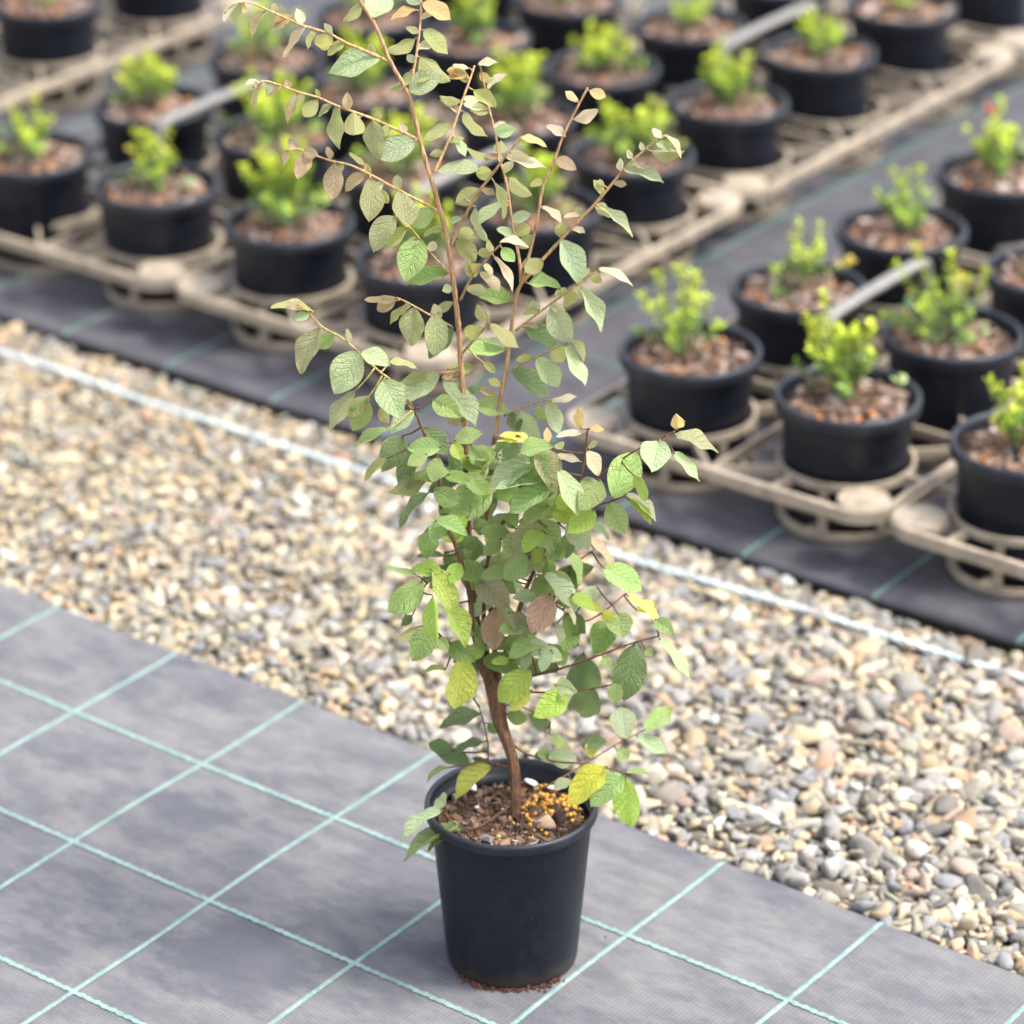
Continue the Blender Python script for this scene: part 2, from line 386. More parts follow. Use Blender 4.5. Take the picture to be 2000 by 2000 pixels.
PW = np.array([12, 6, 17, 11, 6, 3, 6, 16, 9, 15, 1.4, 8, 5]); PW = PW / PW.sum()
def stone_col(r, u):
    c = np.array(PAL[r.choice(len(PAL), p=PW)]) * .54 + np.array((.105, .096, .080))
    warm = np.clip((-2.0 - u) / 1.0, 0, 1) * .35             # the left end of the strip holds more sandy stones
    if r.random() < warm: c = np.array(PAL[r.choice([0, 1, 8, 7])]) * .58 + np.array((.085, .077, .062))
    return np.clip(c * r.uniform(.70, 1.04), 0, .52)
def rmat(r, tilt=.32):
    a = r.uniform(0, 6.283); b = r.normal() * tilt; c = r.normal() * tilt
    return np.array((Matrix.Rotation(a, 3, 'Z') @ Matrix.Rotation(b, 3, 'X') @ Matrix.Rotation(c, 3, 'Y')))
gb = mesh('gravel_bed', [uvz(-5.2, EDGE_N - .03, -.034), uvz(1.0, EDGE_N - .03, -.034), uvz(1.0, EDGE_F + .05, -.036), uvz(-5.2, EDGE_F + .05, -.036)], [(0, 1, 2, 3)], False)
gbed = tag(link('gravel_bed', gb, M_ground), 'strip of mixed tan and grey gravel between the two mats', kind='structure')
Vs, Ts, Cs = [], [], []; nb = 0; big = []
for layer, (sp, zt) in enumerate(((.0125, -.021), (.0122, -.0145), (.0160, -.0090))):
    for u in np.arange(-3.75, -.75, sp):
        for v in np.arange(EDGE_N + .002, EDGE_F + .004, sp):
            uu = u + rng.uniform(-.5, .5) * sp; vv = v + rng.uniform(-.5, .5) * sp
            s = float(np.clip(rng.lognormal(math.log(.0092), .38), .004, .020))
            s *= 1.0 + .22 * min(1, max(0, (uu + 2.5) / .9))
            if layer == 0: s *= .9
            if vv < EDGE_N + s * .55: vv = EDGE_N + s * .55
            if vv > EDGE_F - s * .4: vv = EDGE_F - s * .4
            drop = .008 * max(0, 1 - (EDGE_F - vv) / .05)
            z = zt + rng.uniform(-.003, .003) - drop + .004 * mnoise.noise(Vector((uu * 6, vv * 6, 2)))
            if s > .0165 and layer > 0 and -3.1 < uu < -1.15: big.append((s, uu, vv, z)); continue
            P = SHAPES[rng.integers(40)] @ (rmat(rng) * s).T
            p = uvz(uu, vv, z); P = P + np.array(p)
            Vs.append(P); Ts.append(ICT + nb); nb += len(P); Cs.append(np.tile(stone_col(rng, uu), (len(P), 1)))
big.sort(reverse=True)
SM = [big_mesh('pebble', SHAPES[k], ICT, np.ones((len(ICO), 3))) for k in range(14)]
for q in SM: q.materials.append(M_peb)
for k, (s, uu, vv, z) in enumerate(big):
    if k < 298:
        o = bpy.data.objects.new('pebble', SM[k % 14]); C.objects.link(o); o.parent = gbed
        o.matrix_local = Matrix.Translation(uvz(uu, vv, z + .003)) @ Matrix(rmat(rng, .35).tolist()).to_4x4() @ Matrix.Scale(s, 4)
        o.color = tuple(stone_col(rng, uu)) + (1,)
    else:
        P = SHAPES[rng.integers(40)] @ (rmat(rng) * s).T + np.array(uvz(uu, vv, z))
        Vs.append(P); Ts.append(ICT + nb); nb += len(P); Cs.append(np.tile(stone_col(rng, uu), (len(P), 1)))
tag(link('gravel', big_mesh('gravel', np.concatenate(Vs), np.concatenate(Ts), np.concatenate(Cs)), M_gravel, gbed), kind='stuff')

# twine stretched over the gravel
pts = []; n = 900
V = []; Fc = []
for strand in range(3):
    P = []; R = []
    for i in range(n):
        u = -3.9 + 3.2 * i / (n - 1); v = 3.048 + .046 * max(0.0, u + 2.3) + .004 * math.sin(u * 1.7) + .004 * mnoise.noise(Vector((u * 3, 0, 8)))
        z = -.003 + .0035 * mnoise.noise(Vector((u * 5, 1, 8))); a = i * .42 + strand * 2.094
        P.append(uvz(u, v, z) + EB * (.0026 * math.cos(a)) + Vector((0, 0, .0018 * math.sin(a)))); R.append(.0022)
    v_, f_ = tube(P, R, 5); b = len(V); V += v_; Fc += [tuple(i + b for i in q) for q in f_]
tag(link('twine', mesh('twine', V, Fc), M_twine), 'pale blue-white twisted twine lying across the gravel beside the far mat', 'twine')

# ------------------------------------------------------------------ carry trays
ZD = .085                                   # deck height above the mat
UB = bpy.data.meshes.new('rib'); v_, f_ = box(-.5, .5, -.5, .5, -.5, .5); UB.from_pydata(v_, [], f_); UB.update(); UB.materials.append(M_beige)
def rounded_rect(hx, hy, r, n=8):
    P = []
    for cx, cy, a0 in ((hx - r, hy - r, 0), (-hx + r, hy - r, 90), (-hx + r, -hy + r, 180), (hx - r, -hy + r, 270)):
        for k in range(n + 1):
            a = math.radians(a0 + 90 * k / n); P.append((cx + r * math.cos(a), cy + r * math.sin(a), math.cos(a), math.sin(a)))
    return P
def rim_mesh(hx, hy):
    P = rounded_rect(hx, hy, .045); prof = [(0, -.017), (.001, -.003), (0, 0), (-.0062, .0005), (-.0066, -.003), (-.003, -.0045), (-.002, -.017)]
    V = []; Fc = []; m = len(prof); n = len(P)
    for x, y, nx, ny in P:
        for d, z in prof: V.append((x + nx * d, y + ny * d, ZD + z))
    for i in range(n):
        for k in range(m):
            i2 = (i + 1) % n; k2 = (k + 1) % m; Fc.append((i * m + k, i2 * m + k, i2 * m + k2, i * m + k2))
    return mesh('rim', V, Fc, False)
def holder_mesh():
    """basket that a pot stands in: top ring, bottom ring, posts and a cross floor"""
    parts = []; n = 40
    def ring(prof):
        V, Fc = lathe(prof + [prof[0]], n); parts.append((V, Fc))
    ring([(.0832, ZD - .001), (.0874, ZD - .001), (.0874, ZD - .011), (.0860, ZD - .011), (.0852, ZD - .004), (.0832, ZD - .004)])
    ring([(.0810, .016), (.0840, .016), (.0838, .012), (.0852, .0115), (.0848, .007), (.0830, .0065), (.0815, .001), (.070, .001), (.070, .004), (.078, .005), (.080, .010)])
    for k in range(7):
        a = 2 * math.pi * (k + .5) / 7; c, s_ = math.cos(a), math.sin(a)
        bx_, bf = box(.0822, .0862, -.0055, .0055, .013, ZD - .010)
        parts.append(([(x * c - y * s_, x * s_ + y * c, z) for x, y, z in bx_], bf))
    for a in (0, math.pi / 2):
        bx_, bf = box(-.081, .081, -.006, .006, .012, .0142 + a * .0006); c, s_ = math.cos(a), math.sin(a)
        parts.append(([(x * c - y * s_, x * s_ + y * c, z) for x, y, z in bx_], bf))
    V, Fc = join(parts); return mesh('pot_holder', V, Fc, False)
def disc_mesh():
    V, Fc = lathe([(.001, .0025), (.020, .0025), (.0265, .0018), (.0285, .0005), (.0305, .0022), (.032, .0018), (.0325, -.006), (.031, -.012)], 36)
    return mesh('corner_disc', V, Fc)
def handle_mesh(p):
    h = p * .5; path = [(-h - .006, -.004), (-h - .003, .05), (-h + .001, .088), (-h + .006, .102), (-h + .022, .110), (0, .112), (h - .022, .110), (h - .006, .102), (h - .001, .088), (h + .003, .05), (h + .006, -.004)]
    path = [(q.x, q.y) for q in catmull([Vector((a, b, 0)) for a, b in path], .008)]
    V = []; Fc = []; m = len(path)
    for i, (t, z) in enumerate(path):
        a = path[max(i - 1, 0)]; b = path[min(i + 1, m - 1)]; d = Vector((b[0] - a[0], b[1] - a[1])).normalized(); nx, nz = -d.y, d.x
        hw = .0085 + .002 * max(0, min(1, (z - .09) / .03)); th = .0042
        for sx, sn in ((-hw, -th), (-hw, th * .5), (-hw * .7, th), (hw * .7, th), (hw, th * .5), (hw, -th)):
            V.append((sx, t + nx * sn, ZD + z + nz * sn))
    for i in range(m - 1):
        for k in range(6): Fc.append((i * 6 + k, i * 6 + (k + 1) % 6, (i + 1) * 6 + (k + 1) % 6, (i + 1) * 6 + k))
    Fc += [tuple(range(6))[::-1], tuple((m - 1) * 6 + k for k in range(6))]
    return mesh('handle', V, Fc)
HOLD = holder_mesh(); HOLD.materials.append(M_beige); DISC = disc_mesh(); DISC.materials.append(M_beige)
KZ = .9847                                  # measured spots brought up to the height of deck and rims
def tray(uc, vc, pitch, label, hx=.2375):
    uc *= KZ; vc *= KZ; pitch *= KZ
    root = empty('carry_tray', uvz(uc, vc, ZF), ROT); hy = pitch + .134; sp = .118
    tag(root, label, 'tray', 'beige carry trays of potted seedlings')
    link('rim', rim_mesh(hx, hy), M_beige, root)
    for s in (-sp, sp):
        for t in (-pitch, 0, pitch):
            o = link('pot_holder', HOLD, None, root); o.location = (s, t, 0)
    for a in (-1, 1):
        for b in (-1, 1):
            o = link('corner_disc', DISC, None, root); o.location = (a * (hx - .036), b * (hy - .040), ZD)
    segs = [((0, -hy), (0, hy), .010)]
    for t in (-pitch / 2, pitch / 2):
        segs.append(((-hx, t), (hx, t), .0085))
        for a in (-1, 1):
            for b in (-1, 1): segs.append(((a * (hx - .004), t), (a * .165, t + b * .066), .0085))
            segs.append(((a * .012, t - .012), (a * .062, t - .068), .008)); segs.append(((a * .012, t + .012), (a * .062, t + .068), .008))
    for b in (-1, 1):
        for a in (-1, 1):
            segs.append(((0, b * (hy - .006)), (a * .066, b * (pitch + .066)), .0085))
            segs.append(((a * sp - .03, b * (hy - .003)), (a * sp - .026, b * (pitch + .08)), .009))
            segs.append(((a * (hx - .003), b * pitch), (a * (sp + .08), b * pitch), .009))
    for a in (-1, 1): segs.append(((a * (hx - .003), 0), (a * (sp + .08), 0), .009))
    for k, ((x0, y0), (x1, y1), w) in enumerate(segs):
        o = link('rib', UB, None, root); L = math.hypot(x1 - x0, y1 - y0)
        o.location = ((x0 + x1) / 2, (y0 + y1) / 2, ZD - .0075 - .0004 * (k % 7)); o.rotation_euler.z = math.atan2(y1 - y0, x1 - x0); o.scale = (L, w * .58, .013)
    link('handle', handle_mesh(pitch), M_handle, root)
    return root
PR, PL = .262, .2575
tray(-2.11, 3.613, PR, 'beige carry tray right of the shrub, its grey handle bare between two pots')
tray(-1.62, 3.613, PR, 'beige carry tray cut off by the right edge of the picture')
tray(-2.11, 4.43, PR, 'beige carry tray partly in view at the upper right edge')
tray(-2.823, 3.648, PL, 'beige carry tray directly behind the shrub stems, nearest the gravel')
tray(-2.829, 4.462, .283, 'beige carry tray at top right behind the shrub, beside the bare strip of mat')
tray(-2.833, 5.31, .283, 'beige carry tray at the very top right corner')
tray(-3.31, 3.648, PL, 'beige carry tray left of the shrub with a grey handle rising among its pots')
tray(-3.315, 4.462, .283, 'beige carry tray at top centre behind the upper twigs')
tray(-4.045, 3.92, .28, 'beige carry tray at the top left corner, standing apart from the others')

# ------------------------------------------------------------------ potted seedlings
POT_V, POT_F = lathe([(.002, -.010), (.068, -.010), (.0715, -.008), (.0735, -.003), (.0825, .118), (.0834, .1225), (.0834, .132), (.0815, .118), (.0775, .06)], 56)
POTM = mesh('pot', POT_V, POT_F); POTM.materials.append(M_black)
v_, f_ = lathe([(.0836, .1215), (.0890, .1220), (.0912, .1245), (.0920, .136), (.0912, .1395), (.0890, .1415), (.0862, .1415), (.0842, .1395), (.0830, .134), (.0822, .124)], 56)
RIMM = mesh('rim', v_, f_); RIMM.materials.append(M_rim)
def chip(r, s):
    """rough splinter of bark"""
    V, Fc = box(-1, 1, -1, 1, -1, 1); sc = (s * r.uniform(.8, 2.0), s * r.uniform(.5, 1.0), s * r.uniform(.25, .6))
    M3 = rmat(r, .6); P = np.array(V) * sc * (1 + r.normal(size=(8, 3)) * .22)
    return P @ M3.T, Fc
def mulch(name, R, z, nchip, size, seed, stem=(0, 0), dark=1.0, orange=5, pale=.25):
    r = np.random.default_rng(seed); V = []; Fc = []; Cc = []
    nr, na = 9, 28
    V.append((0, 0, z + .006)); Cc.append((.035, .025, .02))
    for i in range(1, nr + 1):
        for k in range(na):
            a = 2 * math.pi * k / na; q = R * i / nr
            V.append((q * math.cos(a), q * math.sin(a), z + .005 * (1 - i / nr) + r.normal() * .0016)); Cc.append(np.array((.045, .032, .025)) * r.uniform(.6, 1.3))
    for k in range(na): Fc.append((0, 1 + k, 1 + (k + 1) % na))
    for i in range(nr - 1):
        for k in range(na):
            k2 = (k + 1) % na; Fc.append((1 + i * na + k, 1 + (i + 1) * na + k, 1 + (i + 1) * na + k2, 1 + i * na + k2))
    pal = np.array([(.20, .115, .08), (.28, .18, .13), (.13, .08, .06), (.36, .27, .22), (.08, .05, .04), (.32, .18, .10), (.40, .33, .30)])
    pw = np.array([.24, .2, .2, pale * .5, .2, .1, pale * .5]); pw /= pw.sum()
    for _ in range(nchip):
        P, f = chip(r, size * r.lognormal(0, .35)); q = (R - size * 3.0) * math.sqrt(r.random()); a = r.uniform(0, 6.283)
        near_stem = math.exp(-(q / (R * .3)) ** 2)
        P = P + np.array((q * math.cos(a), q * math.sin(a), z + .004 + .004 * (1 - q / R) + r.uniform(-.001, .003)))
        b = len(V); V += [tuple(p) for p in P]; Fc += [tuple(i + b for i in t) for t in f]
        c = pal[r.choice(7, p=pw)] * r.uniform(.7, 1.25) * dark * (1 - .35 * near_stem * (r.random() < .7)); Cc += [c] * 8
    for _ in range(orange):
        q = R * .85 * math.sqrt(r.random()); a = r.uniform(0, 6.283); s = r.uniform(.0025, .0042); b = len(V)
        P = ICO * s + np.array((q * math.cos(a), q * math.sin(a), z + .009)); V += [tuple(p) for p in P]; Fc += [tuple(int(i) + b for i in t) for t in ICT]
        Cc += [np.array((.72, .27, .05)) * r.uniform(.7, 1.1)] * len(P)
    return mesh(name, V, Fc, False, Cc)
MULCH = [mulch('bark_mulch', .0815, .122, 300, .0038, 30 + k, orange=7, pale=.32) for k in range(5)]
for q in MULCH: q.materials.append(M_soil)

def small_leaf(V, Fc, Cc, base, d, n, L, W_, c):
    """folded obovate leaflet"""
    s = d.cross(n).normalized(); n = s.cross(d).normalized(); b = len(V)
    for t, w, h in ((0, .0, 0), (.45, .85, .05), (.8, .9, .03), (1.0, .0, -.06)):
        if w == 0: V.append(base + d * (L * t) + n * (L * h))
        else:
            V.append(base + d * (L * t) + s * (W_ * w / 2) + n * (L * (h + .10))); V.append(base + d * (L * t) + n * (L * h)); V.append(base + d * (L * t) - s * (W_ * w / 2) + n * (L * (h + .10)))
    for f in ((0, 2, 1), (0, 3, 2), (1, 2, 5, 4), (2, 3, 6, 5), (4, 5, 7), (5, 6, 7)): Fc.append(tuple(i + b for i in f))
    Cc += [c] * 8
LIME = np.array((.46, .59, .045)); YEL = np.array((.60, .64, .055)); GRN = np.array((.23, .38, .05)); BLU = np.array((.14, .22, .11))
def seedling(i, u, v, label, h=.085, w=.055, nst=9, dense=1.0, yellow=.5, lean=(0, 0), full=1.0, extra=None, top=1.0):
    root = empty('potted_seedling', uvz(u * KZ, v * KZ, ZF + .028), random.Random(i).uniform(0, 6.283)); tag(root, label, 'potted plant', 'potted lime seedlings in the trays')
    h *= .92
    link('rim', RIMM, None, link('pot', POTM, None, root))
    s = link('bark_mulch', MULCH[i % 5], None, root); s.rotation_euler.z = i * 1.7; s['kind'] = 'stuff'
    r = random.Random(i * 13 + 5); V = []; Fc = []; Cc = []; stems = []
    inv = Matrix.Rotation(-root.rotation_euler.z, 3, 'Z')
    ln = inv @ (EA * lean[0] + EB * lean[1])
    ntip = int(nst * 2.2)
    for k in range(ntip):
        a = 6.283 * k * .618 + r.uniform(-.5, .5); q = math.sqrt((k + .5) / ntip) * r.uniform(.75, 1.1)
        hh = h * (1.0 - .42 * q * q) * r.choice((.55, .7, .85, .95, 1.0, 1.15, 1.3)) * r.uniform(.9, 1.1); q *= r.choice((.8, .9, 1.0, 1.0, 1.25))
        e = Vector((w * q * math.cos(a), w * q * math.sin(a), .124 + hh)) + ln * hh
        b = Vector((.005 * math.cos(a), .005 * math.sin(a), .122)); mid = Vector((b.x * .6 + e.x * .4, b.y * .6 + e.y * .4, .124 + hh * .42)) + Vector((r.gauss(0, .004), r.gauss(0, .004), 0))
        P = catmull([b, mid, e], .008); stems.append(tube(P, [.0017 - .001 * j / len(P) for j in range(len(P))], 4))
        nl = int(26 * dense * (.6 + .4 * hh / .085)) + 3
        for j in range(nl):
            t = 1.0 - .62 * ((j + r.random() * .8) / nl) ** 1.1; x = t * (len(P) - 1); i0 = min(int(x), len(P) - 2); p = P[i0].lerp(P[i0 + 1], x - i0)
            ax = (P[i0 + 1] - P[i0]).normalized(); az = j * 2.4 + r.uniform(-.4, .4); o = ax.orthogonal().normalized(); o = Matrix.Rotation(az, 3, ax) @ o
            d = (o * r.uniform(.6, 1.0) + ax * r.uniform(.1, .9)).normalized(); nn = (ax - d * ax.dot(d) + Vector((r.gauss(0, .3), r.gauss(0, .3), .4))).normalized()
            L = r.uniform(.0075, .0130) * full; hgt = (p.z - .124) / h
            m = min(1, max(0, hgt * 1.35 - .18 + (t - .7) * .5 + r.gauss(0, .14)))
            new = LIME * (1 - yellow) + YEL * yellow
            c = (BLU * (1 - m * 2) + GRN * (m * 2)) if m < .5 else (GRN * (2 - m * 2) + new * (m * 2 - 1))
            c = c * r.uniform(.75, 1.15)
            if r.random() < .012: c = np.array((.62, .36, .08))
            small_leaf(V, Fc, Cc, p, d, nn, L, L * r.uniform(.42, .58), c)
    if extra is not None:                       # a sprig or leaf of its own colour: (u, v, z offset, colour, count)
        for (du, dv, dz, c, cnt) in extra:
            q = inv @ (EA * du + EB * dv); base = Vector((q.x, q.y, .124 + dz)); st = catmull([Vector((0, 0, .128)), base * .6 + Vector((0, 0, .05)), base], .01)
            stems.append(tube(st, [.0012] * len(st), 4))
            for j in range(cnt):
                d = Vector((r.gauss(0, .6), r.gauss(0, .6), r.uniform(.1, 1))).normalized(); small_leaf(V, Fc, Cc, base + d * .003, d, Vector((r.gauss(0, .4), r.gauss(0, .4), 1)).normalized().cross(d).cross(d) * -1, .016, .0095, np.array(c) * r.uniform(.8, 1.1))
    sv, sf = join(stems); link('stem', mesh('stem', sv, sf), M_seedstem, root)
    f = link('foliage', mesh('foliage', V, Fc, True, Cc), M_fol, root); f['kind'] = 'stuff'
    return root
PALE = (.30, .36, .16); DKG = (.10, .18, .08)
SEED = [
 (-2.231, 3.352, 'squat black pot with airy spreading lime sprigs, nearest right of the shrub', dict(h=.105, w=.068, nst=8, dense=.9, yellow=.5, lean=(-.25, 0))),
 (-1.992, 3.352, 'squat black pot with dense upright yellow seedling in front of the bare grey handle', dict(h=.125, w=.05, nst=11, dense=1.0, yellow=.55, lean=(-.2, 0), extra=[(.075, .0, .045, PALE, 4)])),
 (-1.743, 3.360, 'squat black pot cut off by the right edge, closest to the gravel', dict(h=.10, w=.05, nst=8, yellow=.6, lean=(-.1, 0))),
 (-2.231, 3.612, 'squat black pot with thin leaning seedling beside the bare grey handle end', dict(h=.09, w=.05, nst=6, dense=.6, yellow=.45, lean=(-.1, .1), extra=[(.06, .02, .05, (.5, .42, .10), 6), (.045, .0, .045, (.5, .52, .25), 4)])),
 (-1.985, 3.600, 'squat black pot with round bushy yellow seedling right of the bare grey handle', dict(h=.105, w=.07, nst=11, yellow=.55, lean=(-.35, 0), extra=[(.055, 0, .03, PALE, 4), (-.07, 0, .03, (.16, .26, .13), 4)])),
 (-2.231, 3.880, 'squat black pot with narrow pale seedling, right of the bare strip of mat', dict(h=.10, w=.038, nst=6, dense=.75, yellow=.2)),
 (-1.985, 3.868, 'squat black pot half out of frame at the right edge, behind the bushy yellow seedling', dict(h=.06, w=.04, nst=5, dense=.6, yellow=.3)),
 (-2.231, 4.156, 'squat black pot at upper right whose seedling shows one red leaf', dict(h=.095, w=.05, nst=9, yellow=.4, lean=(-.1, 0), extra=[(-.04, .03, .085, (.60, .10, .06), 5), (-.055, .0, .06, (.42, .46, .08), 5)])),
 (-2.704, 3.390, 'squat black pot directly behind the main stem, nearest the gravel', dict(h=.10, w=.05, nst=8, yellow=.4)),
 (-2.942, 3.390, 'squat black pot with the fullest bright seedling, dark green at its base', dict(h=.125, w=.062, nst=13, dense=1.1, yellow=.45, lean=(-.15, 0), full=1.05, extra=[(-.02, -.03, .02, (.24, .32, .16), 6)])),
 (-3.192, 3.385, 'squat black pot with loose yellow seedling before a grey handle leg at left', dict(h=.09, w=.05, nst=8, dense=.7, yellow=.55, extra=[(.055, .01, .02, (.22, .30, .17), 8)])),
 (-3.430, 3.372, 'squat black pot cut off by the left edge, nearest the gravel', dict(h=.085, w=.05, nst=8, dense=.8, yellow=.5, extra=[(-.06, .0, .03, (.20, .30, .14), 8)])),
 (-3.430, 3.641, 'squat black pot with yellow-topped seedling standing behind a grey handle leg, upper left', dict(h=.095, w=.06, nst=10, yellow=.6, lean=(-.1, 0))),
 (-3.190, 3.650, 'squat black pot with wide bright seedling right of the grey handle, upper left', dict(h=.10, w=.075, nst=12, yellow=.45)),
 (-2.942, 3.645, 'squat black pot with seedling half hidden behind the shrub, left of the main stem', dict(h=.10, w=.055, nst=9, yellow=.4)),
 (-2.690, 3.640, 'squat black pot behind the middle twigs of the shrub, right of the main stem', dict(h=.09, w=.055, nst=9, yellow=.25)),
 (-2.707, 3.900, 'squat black pot with forked bright seedling right of the upper twigs', dict(h=.10, w=.07, nst=11, yellow=.45, extra=[(.065, .02, .03, (.40, .46, .12), 5)])),
 (-2.945, 3.930, 'squat black pot behind the upper twigs with a tall yellow seedling', dict(h=.115, w=.06, nst=10, yellow=.45)),
 (-3.210, 3.890, 'squat black pot behind the leaning upper main stem', dict(h=.09, w=.055, nst=8, yellow=.35)),
 (-3.440, 3.920, 'squat black pot with greyish seedling behind the drooping top left twig', dict(h=.10, w=.06, nst=8, dense=.7, yellow=.2)),
 (-2.720, 4.178, 'squat black pot with leafy lime seedling beside the bare mat, fourth from the gravel', dict(h=.10, w=.05, nst=10, yellow=.45, lean=(-.15, 0))),
 (-2.735, 4.462, 'squat black pot with small compact seedling beside the bare mat, fifth from the gravel', dict(h=.08, w=.036, nst=8, yellow=.5)),
 (-2.750, 4.745, 'squat black pot showing only bark mulch at the top right', dict(h=.05, w=.03, nst=4, dense=.5, yellow=.3)),
 (-2.760, 5.030, 'squat black pot in the top right corner, cut off by the frame', dict(h=.08, w=.05, nst=6)),
 (-2.970, 4.190, 'squat black pot with rounded lime seedling above the reddish twig tip', dict(h=.075, w=.055, nst=10, yellow=.6)),
 (-2.980, 4.455, 'squat black pot with pale mulch near the top, left of a grey handle', dict(h=.07, w=.045, nst=6, dense=.6, yellow=.1)),
 (-2.990, 4.745, 'squat black pot cut off by the top edge behind a grey handle', dict(h=.08, w=.05, nst=6)),
 (-3.225, 4.190, 'squat black pot at top centre with upright yellow seedling behind the topmost leaves', dict(h=.11, w=.05, nst=9, yellow=.45)),
 (-3.225, 4.450, 'squat black pot at the top edge, right of centre', dict(h=.08, w=.045, nst=6, yellow=.3)),
 (-3.440, 4.190, 'squat black pot at the top edge behind the leader tip', dict(h=.09, w=.05, nst=8, yellow=.3)),
 (-3.440, 4.450, 'squat black pot cut off by the top edge at centre', dict(h=.08, w=.05, nst=6)),
 (-3.926, 3.919, 'squat black pot at the top left corner, cut off by the left edge', dict(h=.05, w=.03, nst=4, dense=.5)),
 (-3.930, 4.199, 'squat black pot cut off by the top edge near the left corner', dict(h=.07, w=.04, nst=5)),
]
for i, (u, v, lab, kw) in enumerate(SEED): seedling(i, u, v, lab, **kw)

# ------------------------------------------------------------------ the potted shrub
PX, PY = -.00175, 2.84296
root = empty('potted_shrub', (PX, PY, 0)); RL = Vector((PX, PY, 0))
tag(root, 'tall leafy shrub in a round black pot standing alone on the dusty weed mat', 'potted plant')
def pj(p):
    d = Vector(p) - CP; z = d.dot(fwd); return 1000 + F * d.dot(RT) / z, 1000 - F * d.dot(UP) / z, z
SOILZ = .158
tx0, ty0, Z_B = pj((PX, PY, SOILZ))
def zplane(y): return Z_B - .00014 * (ty0 - y)               # the shrub leans back a little from upright
def at(x, y, d=0.0):
    """point on the sight line of a measured spot, at the shrub's own distance plus d"""
    Z = zplane(y) + d; return CP + (fwd + RT * ((x - 1000) / F) - UP * ((y - 1000) / F)) * Z
# pot
v_, f_ = lathe([(.002, .004), (.058, .004), (.062, .0), (.0645, .0015), (.0655, .006), (.0792, .164), (.0794, .167), (.0788, .172), (.0765, .15), (.070, .08)], 96)
pot = link('pot', mesh('pot', v_, f_), M_black, root)
v_, f_ = lathe([(.0788, .1660), (.0833, .1664), (.0848, .1682), (.0853, .1745), (.0850, .1768), (.0835, .1783), (.0815, .1783), (.0800, .1768), (.0790, .172), (.0782, .163)], 96)
link('rim', mesh('rim', v_, f_), M_rim, pot)
soil = link('soil', mulch('soil', .0772, .150, 1250, .0024, 77, dark=.72, orange=0, pale=.12), M_soil, root)
# fine roots and twigs on the soil
parts = []; r = random.Random(3)
for _ in range(46):
    a = r.uniform(1.6, 5.2); q = r.uniform(.0, .05); b = a + r.uniform(-.9, .9); L = r.uniform(.02, .05); c = r.uniform(0, 6.28)
    P = [Vector((q * math.cos(a), q * math.sin(a), .158 + r.uniform(0, .004)))]
    for k in range(3):
        c += r.uniform(-.6, .6); nx = P[-1] + Vector((math.cos(c), math.sin(c), 0)) * L / 3
        if nx.xy.length > .072: break
        nx.z = .158 + r.uniform(-.001, .005); P.append(nx)
    if len(P) > 1: P = catmull(P, .006); parts.append(tube(P, [r.uniform(.0004, .0009)] * len(P), 4))
v_, f_ = join(parts); o = link('root', mesh('root', v_, f_), M_barkm, soil); o.color = (.17, .095, .055, 1)
# slow-release granules
gv = mesh('fertiliser_granule', ICO * 1.0, ICT); gv.materials.append(M_gran); r = random.Random(5)
def soil_pt(x, y, z=.159):
    d = fwd + RT * ((x - 1000) / F) - UP * ((y - 1000) / F); t = (z - HC) / d.z; return CP + d * t - RL
GR = []
for _ in range(150):
    t = r.random(); x = 1020 + 118 * t + r.gauss(0, 9); y = 1600 - 34 * t + r.gauss(0, 21) - 20 * math.sin(t * 3.1)
    GR.append((x, y))
GR += [(1035, 1611), (981, 1626), (974, 1636), (1032, 1614), (997, 1597), (1110, 1575), (1125, 1580), (1133, 1581), (1090, 1592)]
for x, y in GR:
    p = soil_pt(x, y, .1585 + r.uniform(0, .0032))
    if p.xy.length > .07: continue
    o = link('fertiliser_granule', gv, None, soil); s = r.uniform(.0017, .0027); o.location = p; o.scale = (s, s * r.uniform(.85, 1), s * .9); o.rotation_euler = (r.random() * 3, r.random() * 3, 0)
SMW = big_mesh('pebble', SHAPES[3], ICT, np.ones((len(ICO), 3))); SMW.materials.append(M_whitestone)
SMT = big_mesh('pebble', SHAPES[8], ICT, np.ones((len(ICO), 3))); SMT.materials.append(M_tanstone)
for x, y, s, q in ((1054, 1504, .0105, SMW), (1063, 1607, .0125, SMT), (1085, 1540, .009, SMW), (1040, 1530, .0085, SMW), (925, 1540, .006, SMW), (1008, 1643, .004, SMT), (930, 1577, .003, SMW), (985, 1582, .003, SMW)):
    o = link('pebble', q, None, soil); o.location = soil_pt(x, y, .163); o.scale = (s, s, s); o.rotation_euler = (.5, -.25, r.random() * 6)

# ---- stems, measured as (x, y) spots; rad in px; depth offsets added at the tip
def cv(c, pts): ox, oy, s = c; return [(ox + x * s, oy + y * s) for x, y in pts]
cA = (400, 0, .2588); cB = (800, 0, .31056); cC = (900, 400, .2588); cD = (500, 400, .2588); cE = (700, 800, .3623); cF = (700, 1350, .31056)
BR = []       # name, points, r0, r1, tip depth, colour
TAN = (.50, .30, .16); TAN2 = (.56, .36, .17); BRN = (.185, .098, .058); DBR = (.15, .085, .05); OLV = (.46, .35, .14)
BR.append(('trunk', [(1006, 1596), (1007, 1545), (1004, 1499), (992, 1452), (973, 1406), (961, 1350), (948, 1310), (934, 1283)], 9.8, 9.6, -.004, BRN))
BR.append(('branch', [(1000, 1480), (984, 1410), (971, 1350), (958, 1310), (940, 1270), (928, 1190), (920, 1100), (912, 980), (909, 846)], 8, 5.6, .03, BRN))
